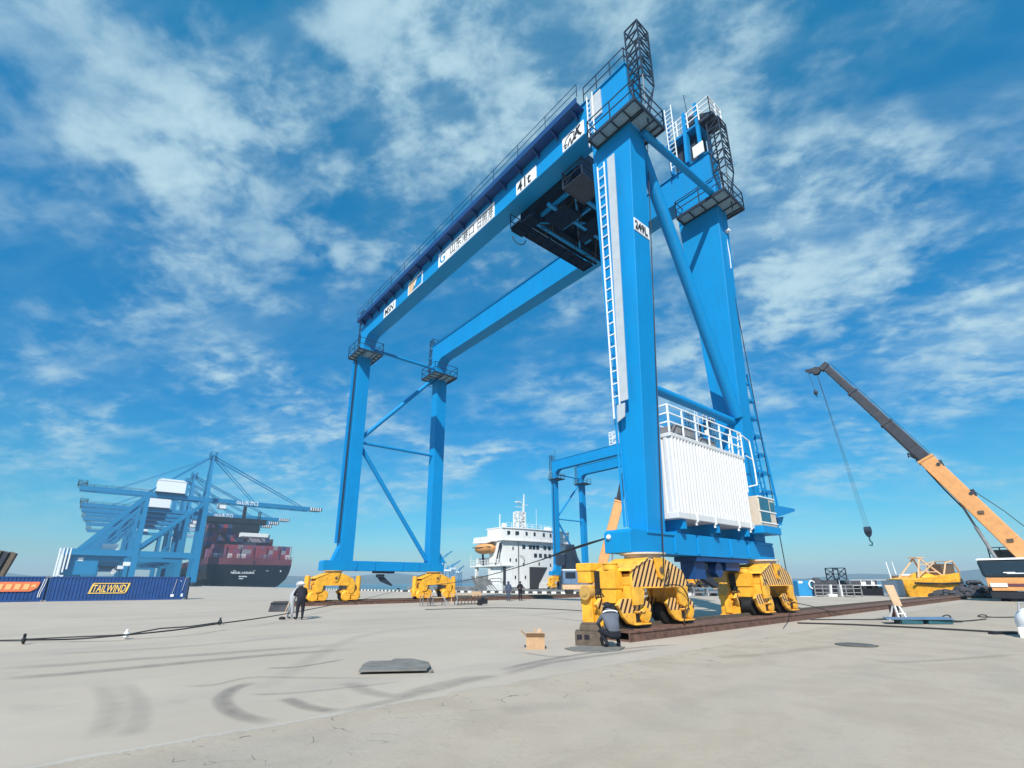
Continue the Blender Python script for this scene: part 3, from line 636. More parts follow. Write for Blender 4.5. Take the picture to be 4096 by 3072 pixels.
    # left legs
    for yb, far in ((0, 0), (8.28, 1)):
        b = MB(); b.box(XL0, XL1, yb, yb+1.12, 3.4, 21.595); lg = p(b, 'leg', 'blue', bevel=.02)
        b = MB(); b.prism([(yb-.5, 3.405), (yb-.002, 3.405), (yb-.002, 4.6)] if not far else [(yb+1.122, 3.405), (yb+1.9, 3.405), (yb+1.122, 4.4)], 'x', XL0+.12, XL1-.12); p(b, 'gusset', 'blue', lg)
        if not far:
            b = MB(); b.box(XL0+.1, XL0+.42, -.20, -.005, 4.8, 21.2); b.box(XL0+.1, XL0+.16, -.26, -.2, 4.8, 21.2); b.box(XL0+.36, XL0+.42, -.26, -.2, 4.8, 21.2); p(b, 'cable_tray', 'blue', lg)
            b = MB(); b.bar((XL0+.62, -.15, 4.8), (XL0+.62, -.15, 21.2), .06); b.bar((XL0+.85, -.15, 4.8), (XL0+.85, -.15, 21.2), .06)
            for i in range(46): b.bar((XL0+.62, -.15, 5+i*.35), (XL0+.85, -.15, 5+i*.35), .03)
            p(b, 'ladder', 'dsteel', lg)
    # sill beams
    for x0, x1, right in ((-.55, .55, 1), (XL0-.02, XL1+.02, 0)):
        b = MB(); b.prism([(-1.3, 2.6), (9.85, 2.6), (9.85, 3.2), (9.55, 3.4), (-1.15, 3.4), (-1.3, 3.3)], 'x', x0, x1); [b.box(x1-.02, x1+.05, yy-.05, yy+.05, 2.66, 3.34) for yy in (1.4, 3.0, 5.6, 7.2)]; sb = p(b, 'sill_beam', 'blue', bevel=.02)
        b = MB(); xc = (x0+x1)/2
        b.box(xc-.3, xc+.3, 3.2, 5.0, 2.43, 2.595) if not right else None; b.box(xc-.15, xc+.25, 3.5, 4.1, 2.1, 2.36); b.prism([(3.6, 2.1), (4.2, 2.1), (5.0, 1.45), (4.9, 1.4), (3.9, 1.75)], 'x', xc-.1, xc+.12); p(b, 'anchor_bracket', 'dsteel', sb)
        if right:
            b = MB(); b.box(-.5, .5, 2.9, 7.2, 2.42, 2.59); b.cyl((-.3, 4.9, 2.12), (.3, 4.9, 2.12), .3, n=22); b.box(-.35, .35, 5.4, 6.6, 2.1, 2.42); b.box(-.3, .3, 3.0, 3.8, 1.75, 2.42); p(b, 'cable_reel', 'navy', sb)
    # ties and braces
    def tube(n, a, c, r): p(MB().cyl(a, c, r, n=16), n, 'blue', smooth=True)
    tube('top_tie', (1.24, 1.0, 21.72), (1.24, 9.0, 22.25), .17); tube('diagonal_brace', (.6, 1.2, 22.6), (.42, 8.3, 9.5), .29); tube('middle_tie', (.2, 1.15, 9.3), (.2, 8.3, 9.3), .2)
    tube('top_tie', (-29.4, 1.4, 22.85), (-29.4, 8.25, 22.85), .15); tube('diagonal_brace', (-29.4, 1.14, 14.1), (-29.4, 8.26, 21.9), .19); tube('middle_tie', (-29.4, 1.14, 13.6), (-29.4, 8.26, 13.6), .13); tube('diagonal_brace', (-29.4, 1.14, 13.1), (-29.4, 8.26, 3.6), .19)
    # platforms round the leg heads
    platform(T, -.75, 1.92, -.54, 1.75, 21.9, -1.12, 1.11, .165, 1.33); platform(T, -.9, 1.95, 7.3, 9.6, 21.9, -1.12, 1.11, 8.12, 9.32)
    platform(T, -30.1, -27.5, -.6, 1.6, 21.62, XL0-.02, XL1+.02, -.02, 1.14); platform(T, -30.1, -27.5, 7.1, 9.7, 21.62, XL0-.02, XL1+.02, 8.26, 9.42)
    # lattice access towers at the girder ends
    for x0, y0 in ((1.16, .42), (1.16, 8.25)):
        b = MB(); x1, y1 = x0+.72, y0+.9; 
        for xx, yy in ((x0, y0), (x1, y0), (x1, y1), (x0, y1)): b.bar((xx, yy, 24.2), (xx, yy, 27.8), .065)
        for i in range(7):
            z = 24.2+i*.6; b.bar((x0, y0, z), (x1, y0, z), .06); b.bar((x1, y0, z), (x1, y1, z), .05)
            if i < 6:
                b.bar((x0, y0, z), (x1, y0, z+.6), .055); b.bar((x1, y1 if i % 2 else y0, z), (x1, y0 if i % 2 else y1, z+.6), .045)
        b.bar((x0, y1, 27.8), (x1, y1, 27.8), .05); b.bar((x0, y0, 27.8), (x0, y1, 27.8), .05)
        for z in [24.5+i*.6 for i in range(6)]: b.bar((x1, y0, z), (x1, y1, z), .03)
        # the tower narrows and curls in towards the platform
        for (xx, yy) in ((x0, y0), (x1, y0), (x1, y1), (x0, y1)):
            b.bar((xx, yy, 24.2), (x0+.36+(xx-x0-.36)*.5, y0+.25+(yy-y0)*.35, 22.4), .045)
        for z, f in ((23.7, .85), (23.2, .72), (22.8, .6)):
            b.bar((x1-.1, y0+.05, z), (x1-.1, y0+.9*f, z), .03); b.bar((x0+.1, y0+.05, z), (x1-.1, y0+.05, z), .03)
        b.bar((x1, y1, 24.2), (x1-.15, y0+.3, 22.4), .05); b.bar((x1-.15, y0+.3, 22.4), (x1-.15, y0+.3, 21.25), .05)
        p(b, 'lattice_tower', 'dsteel')
    for y0 in (.4, 8.2):
        b = MB(); b.lattice(XL0-.75, XL0-.1, y0, y0+.75, 21.4, 27.0 if y0 < 1 else 26.6, 9, .028); p(b, 'lattice_tower', 'dsteel')
    b = MB(); b.bar((-29.4, .85, 25.6), (-29.4, .85, 28.2), .05); p(b, 'lightning_rod', 'dsteel')
    # ladder plate on the near girder beside the platform
    b = MB(); b.box(-1.1, -.42, .24, .296, 23.95, 25.5); o = p(b, 'ladder_plate', 'ladder')
    b = MB(); b.bar((-1.2, .12, 22.3), (-1.2, .12, 25.6), .05); b.bar((-.85, .12, 22.3), (-.85, .12, 25.6), .05)
    for i in range(10): b.bar((-1.2, .12, 22.5+i*.32), (-.85, .12, 22.5+i*.32), .03)
    b.build('rung_ladder', 'white', o)
    # electrical house
    x0, x1, y0, y1, z0, z1 = -.95, .85, 1.3, 7.4, 4.15, 7.08
    b = MB(); b.box(x0, x1-.05, y0+.05, y1-.05, z0, z1)
    for i in range(26):
        yy = y0+.05+i*(y1-y0-.1)/26; b.prism([(x1-.052, yy), (x1+.03, yy+.04), (x1+.03, yy+.11), (x1-.052, yy+.14)], 'z', z0, z1)
    for i in range(7):
        xx = x0+i*(x1-.1-x0)/7; b.prism([(xx, y0+.052), (xx+.03, y0), (xx+.15, y0), (xx+.18, y0+.052)], 'z', z0, z1)
    eh = p(b, 'electrical_house', 'panelwhite')
    b = MB(); b.box(x0-.02, x1+.03, y0-.02, y1+.03, z0-.24, z0-.002); b.box(x0-.02, x1+.03, y0-.02, y1+.03, z1+.002, z1+.16); p(b, 'base_frame', 'panelwhite', eh, bevel=.02)
    b = MB()
    for yy in (2.6, 4.0, 6.0, 7.1):
        b.box(x1-.05, x1+.05, yy-.045, yy+.045, z0-.3, z0+.05); b.box(x1-.06, x1+.0, yy-.03, yy+.03, z0-.42, z0-.3)
    p(b, 'hanger_clamp', 'white', eh)
    b = MB(); b.rails([(x1, y0, z1+.16), (x1, y1, z1+.16)], 1.15, .026, 1.05, (.38, .7)); b.rails([(x1, y0, z1+.16), (x0, y0, z1+.16)], 1.15, .03, .9, (.38, .7)); b.rails([(x0, y0, z1+.16), (x0, y1, z1+.16)], 1.15, .03, 1.2, (.38, .7))
    p(b, 'roof_railing', 'white', eh)
    b = MB()
    for s_ in (0, .42): b.tube([(x1-.5+s_, y1+.1, z1-1.5), (x1-.5+s_, y1+.1, z1+1.25), (x1-.5+s_, y1-.1, z1+1.35), (x1-.5+s_, y1-.3, z1+.2)], .035)
    b.tube([(x1+.02, y1+.1, z1+1.2), (x1+.1, y1+.6, z1+1.0), (x1+.1, y1+.75, z1-.3), (x1+.1, y1+.75, z1-1.1), (x1, y1+.1, z1-1.25)], .035)
    b.bar((x1+.08, y1+.1, z1+.2), (x1+.1, y1+.75, z1+.1), .04)
    p(b, 'roof_ladder', 'white', eh)
    b = MB(); b.box(x0+.1, x1-.2, 2.2, 3.6, z1+.165, z1+.75); b.box(x0+.2, x1-.3, 4.3, 5.5, z1+.165, z1+.6); p(b, 'air_conditioner', 'grey', eh, bevel=.03)
    for yy in (1.8, 4.3, 6.9): b = MB(); b.box(-.9, .8, yy-.1, yy+.1, 3.55, z0-.245); b.box(-.5, .5, yy-.14, yy+.14, 3.405, 3.552); p(b, 'house_support', 'blue', eh)
    # small control cabin beside the far right leg
    b = MB(); b.box(.42, 1.15, 7.55, 9.2, 4.05, 5.4); cb = p(b, 'control_cabin', 'cabin', bevel=.04)
    b = MB(); b.box(1.152, 1.17, 7.62, 8.55, 4.75, 5.3); b.box(1.152, 1.17, 7.62, 8.55, 4.25, 4.68); b.box(1.152, 1.17, 8.68, 9.1, 4.75, 5.2); p(b, 'window', 'blueglass', cb)
    b = MB()
    for z in (5.36, 4.71, 4.2): b.box(1.15, 1.185, 7.52, 9.22, z-.025, z+.025)
    p(b, 'window_frame', 'white', cb)
    b = MB(); b.box(.3, 1.2, 7.5, 9.4, 3.72, 4.045); p(b, 'cabin_bracket', 'blue', cb, bevel=.02)
    b = MB(); b.hexa([(.5, 9.42, 4.55), (1.05, 9.42, 4.55), (.9, 12.3, 5.12), (.75, 12.3, 5.12)], [(.5, 9.42, 5.15), (1.05, 9.42, 5.15), (.9, 12.3, 5.25), (.75, 12.3, 5.25)]); b.prism([(9.5, 4.548), (11.0, 4.75), (10.6, 4.3), (9.6, 4.15)], 'x', .7, .8); p(b, 'cable_guide_arm', 'blue')
    # trolley between and under the girders
    b = MB(); b.box(-8.0, -3.5, 1.45, 8.04, 23.3, 23.9); b.box(-7.6, -6.8, 1.46, 8.03, 22.9, 23.3); b.box(-4.3, -3.6, 1.46, 8.03, 22.9, 23.3)
    b.box(-6.6, -4.9, 2.2, 3.6, 22.7, 23.3); b.box(-6.0, -4.4, 4.4, 6.6, 22.8, 23.3); b.cyl((-6.4, 5.2, 23.1), (-4.0, 5.2, 23.1), .5, n=18)
    b.box(-6.8, -3.8, 2.0, 7.5, 23.9, 26.2); tr = p(b, 'trolley', 'trolleyshade')
    b = MB()
    for yy in (2.1, 3.9, 6.0, 7.6): b.bar((-7.9, yy, 23.18), (-3.6, yy, 23.18), .16, .22)
    for xx in (-7.2, -5.6, -4.0): b.bar((xx, 1.5, 22.84), (xx, 8.0, 22.84), .2, .14)
    b.bar((-7.2, 2.1, 22.9), (-4.0, 6.0, 22.9), .1); b.bar((-7.2, 6.0, 22.9), (-4.0, 2.1, 22.9), .1); p(b, 'trolley_frame', 'blue', tr)
    b = MB(); rn = random.Random(8)
    for k in range(16): x, y = rn.uniform(-7.4, -4.6), rn.uniform(2, 7.0); b.tube([(x, y, 22.9), (x+rn.uniform(-.6, .6), y+rn.uniform(-.6, .6), 22.5+rn.uniform(-.15, .2)), (x+rn.uniform(-1, 1), y+rn.uniform(-1, 1), 22.85)], .025, 4)
    p(b, 'cable_loop', 'rubber', tr)
    b = MB(); z = 22.6; b.box(-8.3, -7.5, .9, 7.6, z, z+.05)
    for i in range(9): yy = .9+i*.83; b.bar((-8.3, yy, z-.03), (-7.5, yy, z-.03), .05, .1); b.bar((-8.3, yy, z), (-8.3, yy, z+1.05), .04)
    for zz in (z-.03, z+.5, z+1.05): b.bar((-8.3, .9, zz), (-8.3, 7.6, zz), .045)
    b.bar((-7.5, .9, z-.03), (-7.5, 7.6, z-.03), .05, .1)
    for yy in (1.6, 3.5, 5.5, 7.4): b.bar((-7.5, yy, z), (-7.5, yy, 23.4), .07)
    b.box(-8.35, -6.6, 1.0, 1.9, z-.1, z-.05)
    for i in range(5): b.bar((-8.35+i*.42, 1.0, z-.12), (-8.35+i*.42, 1.9, z-.12), .05)
    p(b, 'trolley_walkway', 'trolleyshade', tr)
    b = MB(); b.tube([(-8.2+.1*math.cos(a), 1.2+.45*math.cos(a)+.3, z-.5+.45*math.sin(a)) for a in [R(180)+R(180)*i/8 for i in range(9)]], .03)
    b.tube([(-7.9, 2.4+.35*math.cos(a), z-.1+.35*math.sin(a)) for a in [R(180)+R(180)*i/8 for i in range(9)]], .02); p(b, 'festoon_cable', 'rubber', tr)
    b = MB(); z = 22.3; b.box(-3.9, -2.5, 1.0, 2.7, z, z+.05)
    for (a, c) in (((-3.9, 1.0), (-2.5, 1.0)), ((-2.5, 1.0), (-2.5, 2.7)), ((-2.5, 2.7), (-3.9, 2.7)), ((-3.9, 2.7), (-3.9, 1.0))):
        for zz in (z, z+.55, z+1.05): b.bar((*a, zz), (*c, zz), .05)
        b.bar((*a, z), (*a, 23.4), .07); b.bar((*a, z), (*c, z+1.05), .035)
    p(b, 'operator_cage', 'dsteel', tr)
    # access tower standing on the far girder
    b = MB(); x0, x1, y0, y1 = -1.2, .75, 8.0, 9.3
    for (xx, yy) in ((x0+.05, y0), (x1, y0), (x1, y1), (x0, y1)): b.box(xx-.09, xx+.09, yy-.09, yy+.09, 25.66, 29.6)
    b.box(x0-.1, x1+.1, y0-.1, y1+.1, 27.9, 28.02); b.bar((-.1, y0, 25.7), (.05, y0, 29.4), .38, .2); ac = p(b, 'access_tower', 'blue')
    b = MB(); b.prism([(-.1, 29.3), (1.7, 28.2), (1.7, 28.02), (-.1, 28.02)], 'y', y0+.05, y1); b.box(x0+.1, x1-.2, y0+.4, y1, 25.7, 27.8); p(b, 'machine_cover', 'dsteel', ac)
    b = MB(); b.rails([(x0, y0-.1, 28.02), (x1+.9, y0-.1, 28.1), (x1+.9, y1, 28.1)], 1.2, .03, .7, (.35, .7)); b.bar((-1.05, y0-.3, 25.7), (-1.05, y0-.3, 30.6), .05); b.bar((-.6, y0-.3, 25.7), (-.6, y0-.3, 30.6), .05)
    for i in range(14): b.bar((-1.05, y0-.3, 25.9+i*.34), (-.6, y0-.3, 25.9+i*.34), .04)
    b.box(.3, .95, y0-.12, y0-.05, 25.7, 26.5)
    p(b, 'tower_ladder', 'white', ac)
    b = MB(); b.bar((-.3, y1, 29.4), (-.42, y1, 32.6), .03); b.bar((-.9, y1, 29), (-.9, y1, 30.6), .02); p(b, 'antenna', 'dsteel', ac)
    b = MB(); b.sph((.35, 8.8, 29.4), .55, 10, 6, (1, 1, .7)); p(b, 'radome', 'ladder', ac, smooth=True)
    # lamp cage standing up above the near girder
    b = MB(); b.rails([(-10.2, 1.3, 25.6), (-8.3, 1.3, 25.6)], 1.6, .02, .95, (.5,)); p(b, 'lamp_cage', 'ladder')
    # writing on the near girder
    zb, zt, yf = 23.70, 24.60, .3
    s = sign(T, -7.0, -5.25, zb, zt, yf, 'load_sign'); text('41t', 1.02, 'blackp', s, (-6.88, yf-.037, zb+.1), '-y', bold=.02, sx=.86)
    s = sign(T, -15.85, -9.15, zb, 24.84, yf, 'name_board')
    text('G', 1.15, 'tankblue', s, (-15.7, yf-.037, zb+.17), '-y', name='emblem', bold=.01)
    text('山东港口', .84, 'blackp', s, (-14.35, yf-.037, zb+.27), '-y', sx=.92); text('日照港', .90, 'blackp', s, (-11.05, yf-.037, zb+.25), '-y', sx=.66)
    b = MB(); b.box(-14.3, -11.4, yf-.036, yf-.031, zb+.1, zb+.14); b.box(-11.0, -9.4, yf-.036, yf-.031, zb+.1, zb+.14); b.build('underline', 'grey', s)
    b = MB(); b.box(-20.5, -18.2, yf-.03, yf-.002, zb, zb+.07); b.box(-20.5, -18.2, yf-.03, yf-.002, 24.75, 24.83); b.box(-20.5, -20.4, yf-.03, yf-.002, zb+.07, 24.75); b.box(-18.3, -18.2, yf-.03, yf-.002, zb+.07, 24.75)
    s = p(b, 'picture_board', 'white'); b = MB(); b.prism([(-20.38, zb+.09), (-19.75, zb+.09), (-19.55, zb+.4), (-19.42, 24.3), (-19.3, 24.73), (-20.38, 24.73)], 'y', yf-.03, yf-.003); b.build('pale_panel', 'board', s)
    b = MB(); b.prism([(-19.5, zb+.45), (-19.4, zb+.42), (-19.2, 24.5), (-19.0, 24.6), (-19.1, 24.7), (-19.35, 24.6)], 'y', yf-.034, yf-.004); b.build('white_figure', 'white', s)
    s = sign(T, -24.9, -22.75, zb, 24.58, yf, 'code_sign'); text('MSN', .86, 'blackp', s, (-24.72, yf-.037, zb+.12), '-y', bold=.015, sx=.98)
    s = sign(T, -3.15, -1.62, zb, zt+.02, yf, 'painted_sign'); b = MB(); Y = yf-.034
    for pts, r in (([(-3.0, 24.0), (-2.85, 24.35), (-2.5, 24.5), (-2.25, 24.4), (-2.35, 24.2)], .03), ([(-2.75, 23.8), (-2.55, 24.2), (-2.5, 23.75)], .045), ([(-2.45, 23.8), (-2.1, 24.3), (-1.85, 24.5)], .05), ([(-2.1, 24.45), (-1.95, 24.0), (-1.8, 23.85)], .06), ([(-2.3, 24.05), (-1.95, 24.15)], .03), ([(-3.05, 24.02), (-2.8, 23.98)], .03)):
        b.tube([(x, Y, z) for x, z in pts], r, 5)
    b.box(-3.0, -2.85, Y-.01, Y, 23.78, 23.9); b.box(-2.32, -2.15, Y-.01, Y, 23.85, 23.98); b.build('brush_letters', 'blackp', s)
    # long cables hung down the right legs
    def hang(a, c, sag, r=.022):
        a, c = Vector(a), Vector(c); p(MB().tube([a.lerp(c, i/14)+Vector((0, 0, -sag*math.sin(math.pi*i/14))) for i in range(15)], r, 5), 'hanging_cable', 'cable')
    hang((.6, 2.5, 23.6), (1.3, -.62, 2.1), 0); hang((.9, 8.85, 20.2), (.8, 10.3, 1.5), 0)
    # bogies
    bogie(T, .42, -.50, 'stripeA', True); bogie(T, .42, 8.55, 'stripeB', True); bogie(T, -28.85, -.42, None, False); bogie(T, -28.85, 8.75, None, False)
    return T
crane = gantry('gantry_crane', 'large bright blue gantry crane on striped yellow bogies, marked 41t and 249L', (0, 0, 0))
c2 = AT(2228, 2294, 97)
crane2 = copy_tree(crane, skip=('load_sign', 'name_board', 'picture_board', 'code_sign', 'painted_sign', 'number_sign', 'hanging_cable', 'lamp_cage', 'cable_tray', 'walkway_rail'))
crane2.location = (c2.x+28.96, c2.y, .35)
crane2['label'] = 'second blue gantry crane, farther off beside the white ship, half hidden by the near leg'
b = MB(); b.lattice(-14.5, -10.5, .4, 1.3, 25.7, 28.2, 4, .05); b.build('service_cage', 'white', crane2)

# ------------------------------------------------------------------ rusty beams carrying the rails
def beams():
    # near track: outer edge on the ground at x = 1.35; far track likewise
    for xc, segs in ((.42, [(-2.75, 1.6), (1.62, 13.0), (13.02, 27.0), (27.02, 49.5)]), (-28.85, [(-4.6, 5.0), (5.02, 14.0), (14.02, 27), (27.02, 41.3)])):
        for i, (a, c) in enumerate(segs):
            b = MB(); hw = .98 if xc > -5 else .62
            b.box(xc-hw, xc+hw, a, c, 0.0, .04); b.box(xc-hw, xc+hw, a, c, .24, .28)
            for s in (-1, 1): b.box(xc+s*(hw-.03), xc+s*(hw-.07), a, c, .04, .24)
            k = a+.6
            while k < c-1: b.box(xc+hw-.029, xc+hw-.01, k, k+.03, .04, .24); k += 3.4
            o = b.build('steel_girder', 'rust'); o['kind'] = 'thing'
            side = 'nearer, right hand track' if xc > -5 else 'farther, left hand track'
            what = ['end length under the first bogie', 'second length, between the bogies', 'third length, past the second bogie', 'last and farthest length'][i]
            tag(o, f'rusty brown steel beam of the {side}, {what}', 'steel beam', 'rusty track beams')
            b = MB(); b.box(xc-.05, xc+.05, a, c, .282, .39); b.box(xc-.09, xc+.09, a, c, .281, .3); b.build('rail', 'oldsteel', o)
beams()

# ------------------------------------------------------------------ ship to shore cranes
def quay_crane(name, label, loc):
    T = thing(name, label, 'quay crane', loc, group='ship to shore cranes on the far quay')
    def p(b, n, m_, par=None, **k): return b.build(n, m_, par or T, **k)
    YW, YL, Zb, Zp = 26, -1.7, 49, 17
    for x in (-9, 9):
        for y, wd in ((YW, 2.6), (YL, 2.4)):
            b = MB(); b.bar((x, y, 2.2), (x, y, Zb), wd*1.15, wd, wd*.8, wd*.8, up=(1, 0, 0)); lg = p(b, 'leg', 'stsblue')
            b = MB(); b.box(x-3.5, x+3.5, y-.8, y+.8, 1.2, 2.2)
            for k in range(4): b.cyl((x-2.7+k*1.8, y-.5, .6), (x-2.7+k*1.8, y+.5, .6), .6, n=10)
            p(b, 'bogie', 'dsteel', lg)
        b = MB(); b.bar((x, -30.5, Zp), (x, YW+1, Zp-.6), 1.8, 3.0); pb = p(b, 'portal_beam', 'stsblue')
        b = MB()
        for k in range(4): b.box(x-1.0, x+1.0, -31.6+k*1.3, -31.0+k*1.3, 4+k*1.5, Zp+1.6)
        p(b, 'white_stripe', 'white', pb)
        p(MB().bar((x, YL, Zb-1), (x, -24.5, Zp+1), 2.0, 2.2), 'diagonal_leg', 'stsblue'); p(MB().bar((x, YW, Zb-2), (x, YL-.5, Zp+2), 1.7, 1.9), 'diagonal_leg', 'stsblue')
        p(MB().bar((x*.9, YW, Zb), (x*.35, YW, 76), 1.5, 1.5, 1.0), 'apex_mast', 'stsblue')
    for y in (YW, YL):
        p(MB().bar((-9, y, Zb-1), (9, y, Zb-1), 1.4, 2.2), 'cross_beam', 'stsblue')
        p(MB().bar((-9, y, 4), (9, y, 4), 1.2, 2.2), 'cross_beam', 'stsblue')
    b = MB(); b.box(-8.2, 8.2, -29.5, -16, 6.0, Zp-1.5); b.box(-8, 8, -15.9, -6, 12.6, Zp-1.6); b.box(-7, 7, -28, -22, 1, 5.99); p(b, 'lashing_platform', 'stsblue')
    b = MB(); b.box(-5, 5, -16, -9.5, Zp+1.5, Zp+4.5); p(b, 'white_cabin', 'white'); b = MB(); b.box(8.22, 8.3, -24, -22, 12.6, 14.2); p(b, 'white_panel', 'white'); b = MB(); b.box(-2, 8.25, -6, -2.9, 10.6, 12.55); p(b, 'checker_booth', 'white')
    # main girder and boom
    b = MB()
    for s in (-1, 1): b.bar((s*2.6, -30.5, Zb+.6), (s*2.6, 28, Zb+.2), 1.2, 2.4)
    p(b, 'main_girder', 'stsblue')
    b = MB()
    for s in (-1, 1): b.bar((s*2.6, 28.05, Zb+.2), (s*2.6, 86, Zb), 1.2, 2.4)
    for k in range(8): b.bar((-2.6, 30+k*7.5, Zb+.2), (2.6, 30+k*7.5, Zb+.2), .6)
    bo = p(b, 'boom', 'stsblue')
    b = MB()
    for k in range(5): b.box(-3.3, 3.3, 86.2+k*1.5, 86.9+k*1.5, Zb-.9, Zb+1.1)
    b.box(-3.25, 3.25, 86.05, 93, Zb-.6, Zb-.3); p(b, 'boom_end', 'white', bo)
    b = MB()
    for k in range(5): b.box(-3.25, 3.25, 86.92+k*1.5, 87.68+k*1.5, Zb-.85, Zb+1.05)
    p(b, 'boom_stripe', 'blackp', bo)
    text('G山东港口', 2.6, 'white', bo, (3.22, 42, Zb-.75), '+x', bold=.06)
    # stays
    ap = [(s*3.0, YW, 76) for s in (-1, 1)]
    b = MB()
    for a in ap:
        s = math.copysign(2.6, a[0])
        b.bar(a, (s, 80, Zb+1.4), .45); b.bar(a, (s, 52, Zb+1.4), .4); b.bar(a, (s, YL, Zb+1.5), .7); b.bar((a[0], a[1], 75.2), (s, -16, Zb+1.6), .28); b.bar((a[0], a[1], 75.5), (s, 80, Zb+1.3), .2)
    p(b, 'stay_bar', 'stsblue')
    b = MB(); b.box(-4, 4, YW-1.6, YW+1.6, 75.6, 76.6); b.rails([(-4, YW-1.6, 76.6), (4, YW-1.6, 76.6), (4, YW+1.6, 76.6), (-4, YW+1.6, 76.6)], 1.6, .12, 2.5, closed=True); p(b, 'apex_platform', 'stsblue')
    b = MB(); b.box(-4.4, 4.4, 1.5, 15, Zb+2.2, Zb+8.6); b.prism([(1.2, Zb+8.6), (15.3, Zb+8.6), (13.5, Zb+9.6), (3, Zb+9.6)], 'x', -4.6, 4.6); p(b, 'machinery_house', 'white')
    b = MB(); b.box(-4.6, 4.6, 1.2, 15.2, Zb+1.5, Zb+2.15); b.lattice(-3, 3, -31.5, -28, Zb+1.5, Zb+4.5, 2, .12); b.rails([(3.4, -30, Zb+1.6), (3.4, 0, Zb+1.6)], 1.1, .08, 5); p(b, 'girder_walkway', 'dsteel')
    b = MB(); b.box(-2.5, 2.5, 33, 37, Zb-4.2, Zb-1.0); p(b, 'operator_cab', 'white')
    return T
qc = quay_crane('quay_crane', 'tallest and nearest blue ship to shore crane, its long boom over the container ship', (-324, 0, 0))
QX = [-396, -424, -452, -485, -525, -594]
QL = ['second blue ship to shore crane, apex showing just below the nearest boom', 'third blue ship to shore crane in the receding row, only boom ends showing', 'fourth blue ship to shore crane, in the middle of the stacked boom ends', 'fifth blue ship to shore crane, low in the stacked boom ends', 'sixth blue ship to shore crane, last but one of the receding row', 'farthest blue ship to shore crane, its boom end lowest of all']
for x, l in zip(QX, QL):
    c = copy_tree(qc); c.location = (x, random.uniform(-1.5, 1.5), 0); c['label'] = l

# ------------------------------------------------------------------ container ship
def container_ship():
    X, Y0, Y1 = -322, 32.3, 78.8
    T = thing('container_ship', 'black container ship with maroon upper hull seen from its stern', 'container ship', (X, 53.5, 0)); off = T.location
    def p(b, n, m_, par=None, **k): return b.build(n, m_, par or T, off=off, **k)
    yc = (Y0+Y1)/2; hw = (Y1-Y0)/2
    def sec(x, k, z0, z1, kb):
        n = 10; low = [(yc-hw*kb+2*hw*kb*i/n, z0) for i in range(n+1)]
        return [(x, y, z) for y, z in low]
    # hull sections: transom tapering below
    prof = [(-3, .60), (0, .78), (4, .93), (8, .985), (12.4, 1.0)]
    b = MB(); vs = []; xs = [X, X-12, X-60, X-250, X-330]; ks = [1, 1, 1, 1, .25]
    for x, kx in zip(xs, ks):
        ring = [(x+(0 if x != X else -3*(12.4-z)/15.4*2), yc-hw*k*kx, z) for z, k in prof[::-1]]+[(x+(0 if x != X else -3*(12.4-z)/15.4*2), yc+hw*k*kx, z) for z, k in prof]
        vs += ring
    n = 10; fs = [tuple(range(n))]
    for j in range(len(xs)-1): fs += [(j*n+i, (j+1)*n+i, (j+1)*n+(i+1) % n, j*n+(i+1) % n) for i in range(n)]
    fs.append(tuple(range((len(xs)-1)*n, len(xs)*n))); b.add(vs, fs); p(b, 'hull', 'hullblack')
    b = MB(); b.box(X-300, X-.3, Y0, Y1, 12.42, 16.2); up = p(b, 'upper_hull', 'maroon')
    b = MB(); b.box(X-.28, X-.2, yc+1, yc+2.2, 12.8, 14.6); b.box(X-.28, X-.1, yc+12, yc+12.5, 8, 11); p(b, 'mooring_port', 'blackp', up)
    b = MB(); b.rails([(X-.4, Y0, 16.2), (X-.4, Y1, 16.2)], 1.2, .1, 3, (.5,)); p(b, 'stern_railing', 'maroon', up)
    b = MB()
    for i in range(7):
        y = Y0+1+i*(Y1-Y0-2)/6; b.box(X-1.2, X-.8, y-.12, y+.12, 16.2, 24.2)
    p(b, 'lashing_bridge', 'maroon', up)
    b = MB(); b.box(X-46, X-40, Y0+2, Y1-13, 16.2, 44); b.box(X-46, X-39.5, Y0+1, Y1-9, 41, 44.5); b.box(X-44, X-42, yc-1, yc+1, 44.5, 53); b.lattice(X-43.5, X-42.5, yc+9, yc+10.5, 44.5, 50, 3, .12); p(b, 'deckhouse', 'blackp')
    b = MB(); b.box(X-.9, X-.4, 47.6, 63, 29.2, 31.2); b.box(X-6, X-.9, 47.6, 63, 29.0, 31.4); p(b, 'stern_bridge', 'warmwhite')
    def lab(s, size, z, y): 
        t = text(s, size, 'white', T, (X-off.x+.15 - (12.4-z)/15.4*6+.5, y-off.y, z), '+x', bold=.04)
    lab('NEGAL LAGUNA', 1.7, 7.2, 45.5); lab('PANAMA', 1.1, 5.2, 50.2); lab('9458406', .7, 4.1, 50.4)
    b = MB(); b.box(X-2.2, X-1.2, Y1-6, Y1-5.3, 8.5, 10.3); b.box(X-2.0, X-1.0, yc-9, yc-7.5, 8.9, 9.1); b.box(X-2.0, X-1.0, yc+2, yc+3, 8.9, 9.1); b.box(X-2, X-1, yc+9, yc+10.5, 8.9, 9.1); p(b, 'hull_mark', 'white')
    return T
container_ship()
